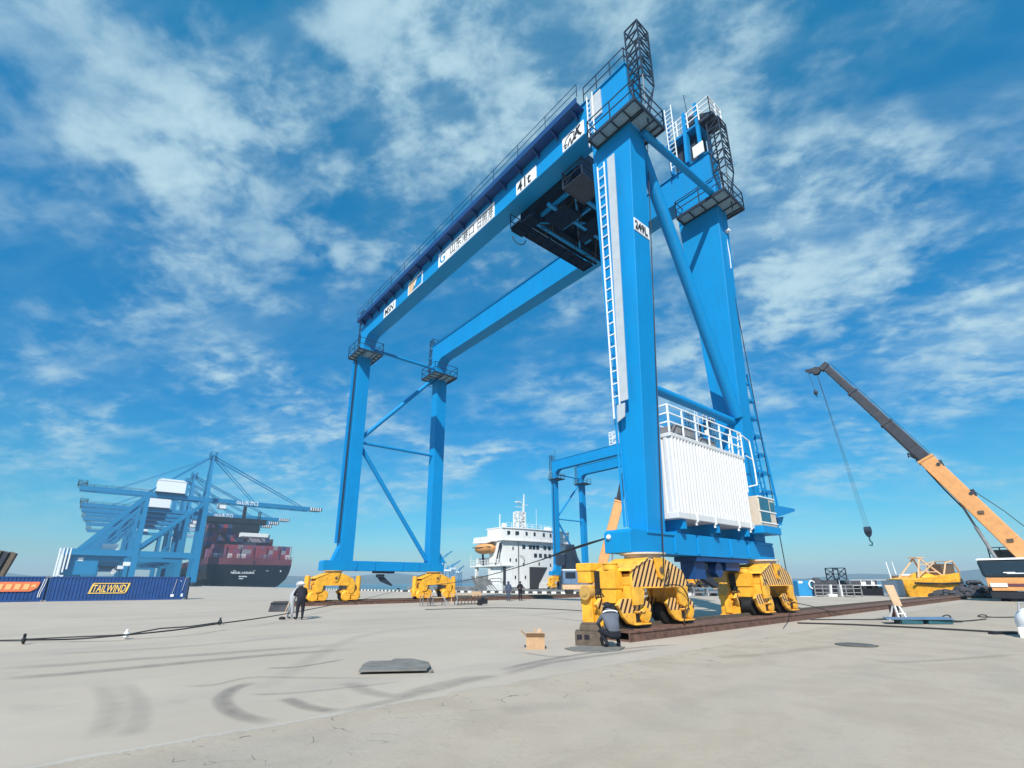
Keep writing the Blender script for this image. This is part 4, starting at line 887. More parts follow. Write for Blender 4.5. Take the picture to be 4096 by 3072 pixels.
def ship_containers():
    cols = {'dark red': (.26, .05, .075), 'purple brown': (.20, .075, .13), 'grey': (.26, .24, .27), 'pale': (.55, .47, .50), 'dark blue': (.04, .06, .15), 'brown': (.09, .055, .06)}
    protos = {}
    for k, c in cols.items():
        mm = mat('container_'+k.replace(' ', '_'), c, .6, var=.2, vscale=.3)
        b = MB(); b.box(-12.1, 0, -1.2, 1.2, 0, 2.58)
        for s in (-1, 1):
            b.box(.001, .06, s*.06, s*1.12, .12, 2.46)
            for t in (.35, .8): b.box(.06, .12, s*t-.03, s*t+.03, .1, 2.5)
        b.box(.001, .09, -1.22, -1.14, 0, 2.58); b.box(.001, .09, 1.14, 1.22, 0, 2.58); b.box(.001, .09, -1.13, 1.13, 2.47, 2.58)
        protos[k] = [b, mm, None]
    rnd = random.Random(11)
    def put(x, y, z, k, where):
        P = protos[k]
        if P[2] is None:
            o = P[0].build('shipping_container', P[1]); P[2] = o
        else: o = P[2].copy(); COL.objects.link(o)
        o.location = (x, y, z)
        tag(o, f'{k} shipping container {where}', 'container', 'containers stacked on the black ship')
    X, Y0 = -324, 33.6
    for c in range(18):
        y = Y0+c*2.5
        for t in range(3):
            wts = ['dark red', 'purple brown', 'dark red', 'purple brown', 'grey', 'pale' if t == 0 or c > 11 else 'purple brown', 'pale' if t == 0 else 'grey', 'dark blue' if c > 15 else 'dark red']
            if t == 2 and c in (0,): continue
            put(X, y, 16.3+t*2.62, wts[(c*5+t*3+rnd.randint(0, 2)) % 8], 'in the three low tiers on the stern of the black ship')
    for c in range(17):
        y = Y0+c*2.5
        if c < 5: h = 8
        elif c < 6: h = 6
        elif c <= 14: h = 5 + (1 if 6 <= c <= 13 else 0)
        else: h = 3
        for t in range(3, h):
            k = rnd.choice(['brown', 'dark red', 'purple brown', 'dark blue']) if c < 6 or c > 12 else rnd.choice(['grey', 'brown', 'purple brown', 'grey'])
            put(X-13.5, y, 16.3+t*2.62, k, 'in the tall stacks behind the stern tiers of the black ship')
ship_containers()

# ------------------------------------------------------------------ white deck ship
def white_ship():
    T = thing('white_ship', 'white ship with high bridge house and orange lifeboat moored behind the quay kerb', 'ship', (-62, 50, 0)); off = T.location
    def p(b, n, m_, par=None, **k): return b.build(n, m_, par or T, off=off, **k)
    Xf, Y0, Y1 = -62, 43.6, 62
    b = MB(); b.box(-100, Xf-.01, Y0+.2, 66, -3, .8); b.box(-62, -15, 45.6, 68, -3, .32); p(b, 'hull', 'hullgrey')
    # stern quarter of the hull, raked and dirty
    b = MB(); b.hexa([(-68, 43.8, -2.9), (-62, 43.8, -2.9), (-62, 47, -2.9), (-68, 47, -2.9)], [(-72.3, 43.3, 2.9), (-66.5, 43.3, 2.9), (-66.5, 47, 2.9), (-72.3, 47, 2.9)])
    for k in range(6): b.bar((-71.2+k*.8, 43.24, 2.7), (-67.2+k*.9, 43.6, -.5), .14, .12)
    p(b, 'raked_quarter', 'hullgrey')
    # curved house front in facets
    fr = []
    for i in range(9):
        t = i/8; y = Y0+(Y1-Y0)*t; fr.append((Xf-1.1*(2*t-1)**2+.2, y))
    def slab(z0, z1, grow=0.0, back=-80, name='house', mtl='warmwhite', ys=None, par=None):
        f = [(x+grow, y) for x, y in fr]; f[0] = (f[0][0], f[0][1]-grow*.3)
        return p(MB().prism(f+[(back, Y1), (back, Y0-grow*.3)], 'z', z0, z1), name, mtl, par)
    lo = slab(.5, 4.8, 0, -66.5, 'lower_house'); mid = slab(4.81, 9.6, 0, -66.5, 'accommodation_block'); br = slab(9.62, 11.75, .5, -67, 'bridge')
    slab(9.4, 9.615, .75, -67.3, 'bridge_deck', par=br); slab(11.76, 11.95, .7, -67.3, 'bridge_roof', par=br)
    # front curves: windows set just proud of the face
    def xf(y, g=0.0): t = (y-Y0)/(Y1-Y0); return Xf-1.1*(2*t-1)**2+.2+g
    def win(b, y, z, wd, ht, g): b.box(xf(y, g)-.04, xf(y, g)+.05, y-wd/2, y+wd/2, z-ht/2, z+ht/2)
    for z, ys in ((8.35, (48.7, 50.3, 51.2, 52.2, 54.2, 55.5)), (6.8, (51.6, 52.9, 54.3, 55.6))):
        for y in ys:
            b = MB(); win(b, y, z, .75, .75, 0); p(b, 'window', 'glass', mid)
    for y in (45.0, 46.8, 49.0, 51.0, 53.5, 55.5):
        b = MB(); win(b, y, 10.9, .9 if y < 47.5 else .5, .7, .5); p(b, 'window', 'glass', br)
    b = MB()
    for (y, z) in ((46.2, 8.0), (45.6, 5.8), (46.9, 5.8), (46.7, 2.6), (48.6, 5.0), (52.5, 5.2), (55.8, 5.0), (49.0, 2.6)): win(b, y, z, .28, .6, .0)
    p(b, 'porthole', 'blackp', mid)
    # garage opening with slanted side
    b = MB(); b.prism([(50.0, .5), (50.0, 4.55), (54.7, 4.55), (52.4, 1.4), (52.2, .5)], 'x', Xf-.3, Xf+.27); gd = p(b, 'garage_opening', 'darkint', lo)
    b = MB(); b.prism([(52.5, 1.45), (57.0, 1.45), (56, .5), (52.3, .5)], 'x', Xf+.1, Xf+.32); p(b, 'ramp_sill', 'warmwhite', lo)
    b = MB(); b.bar((xf(57.4)+.25, 57.6, 3.4), (xf(54.4)+.3, 54.4, .4), .14); p(b, 'hull_line', 'blackp', lo)
    # lifeboat side deck
    b = MB(); b.box(-72.1, -62.3, Y0-.6, 47, 4.6, 4.85); b.box(-72.0, -66.5, Y0+.9, 47, 4.85, 6.4)
    for x in (-70.6, -66.2): b.prism([(x-.35, 4.6), (x+.35, 4.6), (x+.2, 2.2), (x-.2, 2.2)], 'y', Y0-.3, Y0+.2)
    sd = p(b, 'side_deck', 'warmwhite')
    b = MB(); b.rails([(-72.0, Y0-.55, 4.85), (-62.4, Y0-.55, 4.85)], 1.0, .04, 1.0, (.5,)); b.rails([(-66.6, Y0-.1, 1.4), (-62.3, Y0-.1, 1.4)], 1.1, .05, .9, (.5,)); b.bar((-72.0, Y0-.5, 4.8), (-72.1, Y0-.5, 7.0), .08); p(b, 'railing', 'warmwhite', sd)
    b = MB(); b.box(-66.7, -62.5, Y0+.5, Y0+.9, 1.2, 4.55); p(b, 'open_deck', 'darkint', sd)
    b = MB(); b.box(-67, -62.3, Y0-.15, Y0+.1, .2, 1.38); p(b, 'bulwark', 'warmwhite', sd)
    # lifeboat: lofted hull with canopy
    b = MB(); cx, cy, n = -67.3, Y0-.4, 14; rings = []
    for j, (f, hh) in enumerate(((-2.9, .25), (-2.5, .75), (-1.4, 1), (0, 1.05), (1.4, 1), (2.5, .75), (2.9, .25))):
        rings += [(cx+f, cy+1.15*hh*math.cos(2*math.pi*i/n), 8.3+(1.25*hh if math.sin(2*math.pi*i/n) < 0 else .75*hh)*math.sin(2*math.pi*i/n)) for i in range(n)]
    fs = [(j*n+i, j*n+(i+1) % n, (j+1)*n+(i+1) % n, (j+1)*n+i) for j in range(6) for i in range(n)]+[tuple(range(n)), tuple(range(6*n, 7*n))]
    b.add(rings, fs); lb = p(b, 'lifeboat', 'cranorange', smooth=True)
    b = MB(); b.tube([(cx-2.8, cy-1.2, 8.3), (cx, cy-1.24, 8.25), (cx+2.8, cy-.9, 8.3)], .07); p(b, 'grab_line', 'blackp', lb)
    b = MB(); b.prism([(-70.5, 9.2), (-70.2, 10.3), (-64.6, 10.3), (-63.9, 9.3), (-66, 9.0)], 'y', Y0-1.2, Y0+1.5); p(b, 'davit_cover', 'warmwhite')
    b = MB()
    for x in (-69.6, -65.0): b.bar((x, Y0+.8, 4.9), (x, Y0+.6, 9.2), .3, .3); b.bar((x, Y0+.6, 9.2), (x, Y0-.9, 9.6), .25, .25)
    b.bar((-64.4, Y0, 4.9), (-62.9, Y0-.1, 9.0), .25); b.bar((-63.4, Y0, 5.4), (-62.6, Y0-.1, 9.0), .2); p(b, 'davit', 'dsteel')
    # mast and roof gear
    b = MB(); b.lattice(-64.6, -63.2, 48.3, 50.2, 11.95, 15.4, 4, .1); b.bar((-63.6, 49.8, 11.95), (-63.4, 50.1, 19.2), .5, .5, .14, .14); b.bar((-63.5, 48.4, 17.0), (-63.5, 51.2, 17.0), .12); b.bar((-63.5, 47.9, 16.4), (-63.5, 50.0, 16.4), .1); b.box(-63.8, -63.2, 48.0, 49.2, 17.3, 17.5)
    p(b, 'mast', 'warmwhite')
    b = MB(); b.bar((-64, 44.2, 11.95), (-64, 44.2, 14.6), .14); b.sph((-64.5, 45.6, 12.5), .55, 10, 6); b.sph((-64, 56.8, 12.3), .6, 10, 6); b.sph((-64.6, 58.2, 12.4), .6, 10, 6); b.bar((-64, 54.0, 11.95), (-64, 54.0, 16.5), .05); b.rails([(-62.3, 44.5, 11.95), (-61.6, 52, 11.95), (-62.3, 60, 11.95)], .9, .03, 1.2); p(b, 'roof_gear', 'white')
    b = MB(); b.tube([(xf(47.2)+.3, 47.2, 9.4), (xf(47.2)+.3, 47.2, .4)], .06); b.tube([(xf(47.5)+.2, 47.6, 6.7), (xf(47.5)+.5, 48.4, 6.4), (xf(48.6)+.2, 48.6, 5.4)], .05); p(b, 'drain_pipe', 'blackp', mid)
    # dark derrick and deck gear forward, round the second crane
    b = MB(); q = AT(2285, 2300, 92); x, y = q.x, q.y
    b.prism([(-2.6, .32), (2.4, .32), (1.2, 5.6), (.3, 8.4), (-.3, 8.4), (-1.4, 5.0)], 'y', -.8, .8); b.bar((0, 0, 8), (3.4, 0, 3), .3); b.box(-2.6, -.4, -1.2, 1.2, 4.6, 6.6)
    b.v = [(x+vx, y+vy, vz) for vx, vy, vz in b.v]; p(b, 'deck_derrick', 'dsteel')
    return T
white_ship()

# ------------------------------------------------------------------ mobile cranes
def boom(parent, pts, widths, mats, off):
    prev = None
    for i in range(len(pts)-1):
        b = MB(); wd = widths[i]; a, c = Vector(pts[i]), Vector(pts[i+1]); d = (c-a).normalized()
        b.bar(a, c, wd*.8, wd); b.bar(c-d*.22, c+d*.02, wd*.8+.14, wd+.16); b.bar(a.lerp(c, .3), a.lerp(c, .3)+d*.2, wd*.8+.05, wd+.05)
        u = Vector((0, 0, 1)); n_ = d.cross(u).cross(d).normalized()
        b.bar(a+n_*(wd/2+.05), c+n_*(wd/2+.05), .12, .08)
        o = b.build('boom_section', mats[i], parent, bevel=.06, off=off)
def truck_crane():
    D = 60
    base = AT(4215, 2330, D); tip = AT(3300, 1468, D); j1 = AT(3700, 1835, D)
    c = AT(4100, 2400, 59); c.z = 0
    T = thing('mobile_crane', 'orange truck crane at the right edge with raised boom, dark upper sections and hanging hook', 'mobile crane', (c.x, c.y, 0)); off = T.location
    def p(b, n, m_, par=None, **k): return b.build(n, m_, par or T, off=off, **k)
    d = (tip-j1)
    boom(T, [base, j1, j1+d*.36, j1+d*.7, tip], [1.2, .92, .8, .66], ['cranorange', 'boomdark', 'boomdark', 'boomdark'], off)
    dv = d.normalized(); b = MB()
    e = tip; side = dv.cross(Vector((0, 0, 1))).normalized(); dn = Vector((-dv.x, -dv.y, 0)).normalized()
    hz = Vector((dv.x, dv.y, 0)).normalized()
    b.bar(e-dv*.2, e+dv*.5+Vector((0, 0, -.2)), .7, .9); b.bar(e+Vector((0, 0, -.1)), e+hz*1.6+Vector((0, 0, -.1)), .35, .45); b.bar(e+hz*1.2, e+hz*1.9+Vector((0, 0, .05)), .2, .3)
    for s in (-.25, .25): b.cyl(e+hz*.9+side*(s-.05)+Vector((0, 0, -.25)), e+hz*.9+side*(s+.05)+Vector((0, 0, -.25)), .42, n=16)
    p(b, 'boom_head', 'boomdark')
    # carrier, cab and turntable
    ang = math.atan2(CAM_LOC.y-c.y, CAM_LOC.x-c.x)+math.pi/2; ca, sa = math.cos(ang), math.sin(ang)
    def loc(b):    # local: front is -Y, right is +X
        b.v = [(off.x+x*ca-y*sa, off.y+x*sa+y*ca, z) for x, y, z in b.v]; return b
    b = MB(); b.box(-1.5, 1.5, .9, 11.5, .95, 1.5); b.box(-1.45, 1.45, 2.6, 11.3, 1.5, 1.8); p(loc(b), 'chassis', 'cranorange', bevel=.03)
    b = MB(); b.box(-1.95, 1.95, -.55, 2.4, 1.15, 1.9); b.box(-1.75, 1.75, -.6, -.552, .85, 1.15); cb = p(loc(b), 'cab', 'cranorange', bevel=.12)
    b = MB(); b.hexa([(-2.1, -.62, 1.92), (2.1, -.62, 1.92), (2.1, 2.3, 1.92), (-2.1, 2.3, 1.92)], [(-2.3, -.35, 3.35), (2.3, -.35, 3.35), (2.2, 2.3, 3.35), (-2.2, 2.3, 3.35)]); p(loc(b), 'windshield', 'glass', cb, bevel=.2)
    b = MB(); b.hexa([(-2.34, -.42, 3.352), (2.34, -.42, 3.352), (2.25, 2.35, 3.352), (-2.25, 2.35, 3.352)], [(-2.2, -.3, 3.5), (2.2, -.3, 3.5), (2.1, 2.3, 3.5), (-2.1, 2.3, 3.5)]); p(loc(b), 'cab_roof', 'white', cb, bevel=.04)
    for q in (-1.8, .75): b = MB(); b.box(q, q+1.05, -.68, -.57, 1.15, 1.45); p(loc(b), 'headlight', 'white', cb, bevel=.03)
    b = MB(); b.box(-1.2, 1.2, -.62, -.56, 1.2, 1.42); p(loc(b), 'grille', 'maroon', cb)
    b = MB(); b.cyl((-.8, -.66, 2.3), (-.1, -.6, 2.3), .05, n=6); b.box(-.6, .4, -.66, -.58, 2.2, 2.28); p(loc(b), 'wiper', 'white', cb)
    for y in (.9, 2.6, 6.6, 8.1, 9.6):
        for s in (-1, 1):
            b = MB(); b.cyl((s*.85, y, .55), (s*1.42, y, .55), .55, n=20); p(loc(b), 'wheel', 'rubber', smooth=True)
    b = MB(); b.box(-1.9, 1.9, -.5, -.35, .25, .8); p(loc(b), 'mudguard', 'blackp')
    b = MB(); b.box(-1.3, 2.2, 2.9, 7.0, 1.85, 3.0); b.box(-1.2, 2.4, 2.5, 7.2, 3.0, 4.3); p(loc(b), 'slew_house', 'oldsteel', bevel=.08)
    b = MB(); b.rails([off+Vector((0, 0, 0))+Vector((-1.4*ca-2.5*sa, -1.4*sa+2.5*ca, 3.5)), off+Vector((1.6*ca-2.5*sa, 1.6*sa+2.5*ca, 3.5))], 1.0, .04, .8); p(b, 'railing', 'dsteel')
    # luffing cylinder below the boom
    b = MB(); a = AT(3985, 2235, D); q = AT(3840, 2010, D)
    b.cyl(a, a.lerp(q, .55), .13, n=12); b.cyl(a.lerp(q, .5), q, .09, n=12); p(b, 'luffing_cylinder', 'grey', smooth=True)
    b = MB(); qa, qb = AT(3635, 1832, D), AT(3700, 1862, D); b.rails([qa, qb], .5, .04, .6); b.bar(qa+Vector((0, 0, .5)), qb, .08); p(b, 'boom_basket', 'boomdark')
    b = MB(); qa, qb = AT(3705, 1880, D), AT(3855, 2035, D); b.tube([qa, qa.lerp(qb, .5)+Vector((0, 0, -.1)), qb], .06); p(b, 'boom_hose', 'boomdark')
    b = MB(); q1, q2 = AT(3740, 1868, D), AT(3868, 1985, D); nb = dv.cross(side).normalized(); nb = nb if nb.z > 0 else -nb
    for q in (q1, q2): b.bar(q+nb*.45-dv*.3, q+nb*.62+dv*.3, .5, .3); b.cyl(q+nb*.3-side*.6, q+nb*.3+side*.6, .16, n=10)
    p(b, 'boom_bracket', 'boomdark')
    b = MB(); b.tube([q2+nb*.7, AT(3980, 2060, D)+nb*.7, AT(4110, 2165, D)+nb*.75], .03, 4); b.tube([q1+nb*.62, tip+nb*.6], .02, 4); b.tube([q1-nb*.62-side*.3, j1-nb*.55-side*.3, j1+d*.36-nb*.5-side*.3], .05, 5); p(b, 'boom_cable', 'cable')
    b = MB()
    for t in (.12, .3, .52): q = base.lerp(j1, t)+nb*.05-side*0; b.box(q.x-.2, q.x+.2, q.y-.6, q.y+.6, q.z-.12, q.z+.12)
    p(b, 'boom_latch', 'oldsteel')
    # hook block on its falls
    hk = AT(3475, 2140, D-1); b = MB()
    for s in (-.22, -.07, .07, .22): b.tube([tip+hz*.9+side*s+Vector((0, 0, -.3)), hk+Vector((s*.9, 0, .75))], .009, 4)
    p(b, 'hoist_rope', 'cable')
    b = MB(); b.sph(hk+Vector((0, 0, .3)), .5, 12, 8, (.6, .35, 1.05)); b.cyl(hk+Vector((-.25, 0, .45)), hk+Vector((.25, 0, .45)), .36, n=14); hb = p(b, 'hook_block', 'dsteel', smooth=True)
    b = MB(); b.tube([hk+Vector((0, 0, -.2)), hk+Vector((0, 0, -.55)), hk+Vector((.16, 0, -.75)), hk+Vector((.1, 0, -1.0)), hk+Vector((-.12, 0, -.95))], .07); p(b, 'hook', 'teal', hb)
    ax = AT(3263, 1570, D); b = MB(); b.tube([tip+hz*1.7, ax], .02, 4); b.sph(ax, .22, 10, 6, (1, 1, 1.4)); b.tube([ax, ax+Vector((0, 0, -.4)), ax+Vector((.12, 0, -.5))], .05); p(b, 'auxiliary_hook', 'dsteel')
truck_crane()
def boom_truck():
    D = 66
    a, j, e = AT(2400, 2296, D), AT(2478, 2005, D), AT(2545, 1690, D+1)
    c = AT(2330, 2378, D-.5); c.z = 0
    T = thing('truck_crane', 'truck crane with pale orange boom leaning up behind the near right leg', 'mobile crane', (c.x, c.y, 0)); off = T.location
    def p(b, n, m_, par=None, **k): return b.build(n, m_, par or T, off=off, **k)
    boom(T, [a, j, e], [1.15, .85], ['cranorange', 'boomdark'], off)
    b = MB(); b.rails([j+Vector((-.6, 0, -1.6)), j+Vector((-.3, 0, -.2))], .7, .04, .5); b.bar(j+Vector((-.9, 0, -2.2)), j+Vector((-.5, -.2, .6)), .12); p(b, 'boom_basket', 'maroon')
    q = a.lerp(j, .55); b = MB(); b.cyl(AT(2448, 2262, D), q+Vector((.4, 0, 0)), .09, n=8); p(b, 'luffing_cylinder', 'grey')
    ang = R(48); ca, sa = math.cos(ang), math.sin(ang)   # long side across the view
    def loc(b): b.v = [(off.x+x*ca-y*sa, off.y+x*sa+y*ca, z) for x, y, z in b.v]; return b
    b = MB(); b.box(-2.6, 4.0, -1.2, 1.2, .75, 1.35); b.box(1.3, 4.0, -1.25, 1.25, 1.35, 1.7); p(loc(b), 'chassis', 'board', bevel=.04)
    b = MB(); b.box(-2.5, .7, -1.15, 1.15, 1.36, 3.1); cb = p(loc(b), 'cab', 'bluesheet', bevel=.1)
    b = MB(); b.box(-2.55, .75, -1.2, 1.2, 3.102, 3.25); p(loc(b), 'cab_roof', 'white', cb)
    b = MB(); b.box(-2.2, -.9, -1.17, -1.152, 2.1, 2.9); b.box(-.6, .4, -1.17, -1.152, 2.1, 2.9); p(loc(b), 'window', 'glass', cb)
    b = MB(); b.box(1.0, 1.9, -1.0, 1.0, 1.72, 2.7); p(loc(b), 'counterweight', 'white', bevel=.05)
    for x in (-1.7, 1.4, 2.6):
        for s in (-1, 1):
            b = MB(); b.cyl((x, s*.75, .5), (x, s*1.15, .5), .5, n=18); p(loc(b), 'wheel', 'rubber', smooth=True)
boom_truck()

# ------------------------------------------------------------------ near blue containers on the left
def blue_container(p, q, label, front):
    """lies from ground point p to q (its face towards the camera)"""
    p, q = Vector(p), Vector(q); L_ = (q-p).length; a = math.atan2((q-p).y, (q-p).x)
    T = thing('freight_container', label, 'container', p, a, group='blue freight containers'); H = 2.35
    b = MB(); b.box(.05, L_-.05, .05, 2.4, .12, H-.06); n = int(L_/.29)
    for i in range(n):
        x = .12+i*(L_-.3)/n; b.prism([(x, .052), (x+.05, -.0), (x+.16, -.0), (x+.21, .052)], 'z', .14, H-.1)
    body = b.build('body', 'contblue', T)
    b = MB()
    for (x0, x1) in ((0, .14), (L_-.14, L_)): b.box(x0, x1, -.02, .14, 0, H); b.box(x0, x1, 2.3, 2.44, 0, H)
    b.box(.14, L_-.14, -.02, .1, 0, .14); b.box(.14, L_-.14, -.02, .1, H-.1, H); b.build('corner_frame', 'contblue', T)
    b = MB()
    for x in (.07, L_-.07):
        for z in (.06, H-.06): b.box(x-.09, x+.09, -.05, .1, z-.06, z+.06)
    b.build('corner_casting', 'grey', T)
    return T, L_, H
pL, pM, pR = G(0, 2410), G(168, 2406.5), G(735, 2398)
dv = (pR-pM).normalized()
T1, L1, H1 = blue_container(pM+dv*.15, pR, 'corrugated blue freight container with slanted yellow TAILWIND lettering', 1)
b = MB(); yy = -.06; x0 = L1*.27; x1 = L1*.57
b.prism([(x0+.1, .78), (x0+.12, .70), (x1-.3, .70), (x1-.28, .78)], 'y', -.05, -.005); b.prism([(x0+.4, 1.72), (x0+.38, 1.65), (x1, 1.65), (x1+.02, 1.72)], 'y', -.05, -.005)
b.prism([(x0+.15, .8), (x0+.3, .8), (x0+.5, 1.64), (x0+.35, 1.64)], 'y', -.05, -.005); b.prism([(x1-.35, .8), (x1-.2, .8), (x1, 1.64), (x1-.15, 1.64)], 'y', -.05, -.005)
lt = b.build('name_frame', 'gold', T1)
text('TAILWIND', 1.02, 'gold', lt, (x0+.38, -.04, .85), '-y', shear=.25, sx=(x1-x0-.7)/5.0, bold=.01)
b = MB(); b.bar((L1*.90, -.03, .6), (L1*.92, -.03, 2.1), .06, .02); b.bar((L1*.975, -.03, .9), (L1*.985, -.03, 2.2), .06, .02); b.box(L1*.89, L1*.915, -.04, -.02, .3, .55); b.box(L1*.97, L1*.985, -.04, -.02, .3, .6); b.box(L1*.95, L1*.956, -.04, -.02, 1.85, 1.95); b.build('reflective_mark', 'white', T1)
T2, L2, H2 = blue_container(pL-dv*5.5, pM, 'darker blue freight container at the left edge carrying a rounded orange panel', 0)
b = MB(); xe = L2-.45; b.prism([(1.0, .95), (xe-.6, .95), (xe-.15, 1.25), (xe, 1.75), (xe-.05, 1.85), (1.0, 1.85)], 'y', -.09, -.022); pn = b.build('orange_panel', 'orange', T2, bevel=.02)
b = MB()
for i in range(7): x = xe-1.2-i*.62; b.prism([(x, 1.15), (x+.42, 1.15), (x+.5, 1.65), (x+.08, 1.65)], 'y', -.12, -.091)
b.box(xe-.6, xe-.25, -.12, -.091, 1.35, 1.6); b.build('pale_letter', 'lorange', pn)
b = MB()
for k in range(2): b.tube([(L2-.2+.16*k, -.06, 2.15), (L2-.28+.16*k, -.06, 1.5), (L2-.4+.14*k, -.06, .9), (L2-.42+.12*k, -.06, .4)], .03)
b.build('white_mark', 'white', T2)
def slabs():
    q = AT(-75, 2320, 76); o = thing('leaning_slabs', 'dark brown slabs leaning upright behind the blue containers', 'slabs', (q.x, q.y, 0), R(62))
    for k in range(4):
        b = MB(); x = k*.55
        b.hexa([(x-1.3, -.3+.2*k, 0), (x-.7, -.3+.2*k, 0), (x-.7, .0+.2*k, 0), (x-1.3, .0+.2*k, 0)], [(x-.1, -.2+.2*k, 5.3-.1*k), (x+.5, -.2+.2*k, 5.15-.12*k), (x+.5, .1+.2*k, 5.15-.12*k), (x-.1, .1+.2*k, 5.3-.1*k)])
        b.build('slab', 'oldsteel' if k % 2 else 'boomdark', o, bevel=.03)
slabs()

# ------------------------------------------------------------------ people
def person(loc, rz, J, cols, label, extra=None, group=None):
    """J: joint name -> (pos, radius); one continuous skin body, coloured by limb"""
    o = bpy.data.objects.new('person', bpy.data.meshes.new('person'))
    E = [('pelvis', 'belly', 'top'), ('belly', 'chest', 'top'), ('chest', 'neck', 'top'), ('neck', 'head', 'skin'), ('head', 'crown', 'skin'), ('head', 'nose', 'skin')]
    for s in 'LR':
        E += [('pelvis', 'hip'+s, 'leg'), ('hip'+s, 'knee'+s, 'leg'), ('knee'+s, 'ankle'+s, 'leg'), ('ankle'+s, 'toe'+s, 'shoe'),
              ('chest', 'sho'+s, 'top'), ('sho'+s, 'elb'+s, 'top'), ('elb'+s, 'wri'+s, 'top'), ('wri'+s, 'palm'+s, 'skin')]
        w_, e_ = Vector(J['wri'+s][0]), Vector(J['elb'+s][0]); d = (w_-e_).normalized(); sd = d.cross(Vector((.3, .2, 1))).normalized(); up = sd.cross(d)
        J['palm'+s] = (tuple(w_+d*.07), .028)
        pm = w_+d*.07
        for k, (o_, ln) in enumerate(((-.03, .07), (-.01, .085), (.01, .08), (.03, .06))):
            J[f'f{k}a'+s] = (tuple(pm+d*.035+sd*o_), .010); J[f'f{k}b'+s] = (tuple(pm+d*(.035+ln*.8)+sd*o_*1.1-up*ln*.35), .008)
            E += [('palm'+s, f'f{k}a'+s, 'skin'), (f'f{k}a'+s, f'f{k}b'+s, 'skin')]
        J['th'+s] = (tuple(w_+d*.06+sd*(.06)-up*.02), .010); E.append(('palm'+s, 'th'+s, 'skin'))
    names = list(J); idx = {n: i for i, n in enumerate(names)}
    me = o.data; me.from_pydata([J[n][0] for n in names], [(idx[a], idx[c]) for a, c, _ in E], []); COL.objects.link(o)
    sk = o.modifiers.new('skin', 'SKIN'); sk.use_smooth_shade = True
    for i, n in enumerate(names):
        d = me.skin_vertices[0].data[i]; r = J[n][1]; d.radius = (r, r) if not isinstance(r, tuple) else r; d.use_root = (n == 'pelvis')
    ss = o.modifiers.new('sub', 'SUBSURF'); ss.levels = 1; ss.render_levels = 1
    bpy.context.view_layer.update()
    em = bpy.data.meshes.new_from_object(o.evaluated_get(bpy.context.evaluated_depsgraph_get()))
    o.modifiers.clear(); o.data = em; em.materials.clear()
    keys = ['top', 'leg', 'skin', 'shoe']
    for k in keys: em.materials.append(M[cols[k]])
    segs = [(Vector(J[a][0]), Vector(J[c][0]), keys.index(k), max(J[a][1] if not isinstance(J[a][1], tuple) else max(J[a][1]), .02)) for a, c, k in E]
    for f in em.polygons:
        c = f.center; best = (9, 0)
        for a, e, k, r in segs:
            t = max(0, min(1, (c-a).dot(e-a)/max((e-a).length_squared, 1e-9))); dd = (c-(a+(e-a)*t)).length/r
            if dd < best[0]: best = (dd, k)
        f.material_index = best[1]; f.use_smooth = True
    o.location = loc; o.rotation_euler = (0, 0, rz)
    tag(o, label, 'person', group)
    h = Vector(J['head'][0]); up = (Vector(J['crown'][0])-h).normalized()
    b = MB(); c = h+up*.06
    if cols.get('hat') == 'helmet':
        b.sph(c+up*.02, .135, 14, 8, (1, 1.08, .85)); b.cyl(c-up*.01, c-up*.03, .165, n=16); nm = 'helmet'
        b.build(nm, 'helmet', o, smooth=True)
    elif cols.get('hat') == 'hood':
        b.sph(h+Vector((0, -.02, .03)), .135, 12, 8, (.95, 1.05, 1.15)); b.build('hood', cols['top'], o, smooth=True)
    else:
        b.sph(c+Vector((0, -.02, 0)), .115, 12, 8, (.95, 1.05, .9)); b.build('hair', 'black', o, smooth=True)
    return o
def stand(lean=0.0, arm='down', spread=.1, step=0.0):
    """joints of an upright or leaning figure facing +Y"""
    def l(z, y=0.0): f = max(0, z-.92); return (0, y+f*math.sin(lean), .92+f*math.cos(lean) if z > .92 else z)
    J = {'pelvis': ((0, 0, .92), .185), 'belly': (l(1.1), .185), 'chest': (l(1.32), .19), 'neck': (l(1.49, .01), .06), 'head': (l(1.6, .03), .085), 'crown': (l(1.7, .02), .075), 'nose': (l(1.585, .125), .018)}
    for s, k in (('L', -1), ('R', 1)):
        sh = l(1.42); y = step*k
        J.update({'hip'+s: ((k*.10, 0, .86), .125), 'knee'+s: ((k*spread*1.05, y*.5+.02, .49), .088), 'ankle'+s: ((k*spread*1.1, y-.02, .09), .048), 'toe'+s: ((k*spread*1.25, y+.16, .045), .042), 'sho'+s: ((k*.19, sh[1], sh[2]), .075)})
        if arm == 'down': e, w_ = (k*.27, sh[1]-.02, sh[2]-.29), (k*.26, sh[1]+.08, sh[2]-.53)
        elif arm == 'fore': e, w_ = (k*.27, sh[1]+.12, sh[2]-.26), (k*.14, sh[1]+.36, sh[2]-.30)
        else: e, w_ = (k*.30, sh[1]-.06, sh[2]-.25), (k*.20, sh[1]+.16, sh[2]-.28)
        J['elb'+s] = (e, .07); J['wri'+s] = (w_, .036)
    return J
face_away = math.atan2(CF.y, CF.x)-math.pi/2      # facing away from the camera
c = G(1196, 2480)
person(c, face_away+R(35), stand(R(24), 'fore', .11), dict(top='black', leg='black', skin='skin', shoe='black', hat='helmet'), 'worker in black jacket and white hard hat leaning forward beside the left bogie')
c = G(1158, 2476)
pb = person(c, face_away+R(-60), stand(R(20), 'fore', .10, .1), dict(top='palecloth', leg='palecloth', skin='skin', shoe='black', hat='hood'), 'worker in pale grey clothes bending over a broom, beside the man in black')
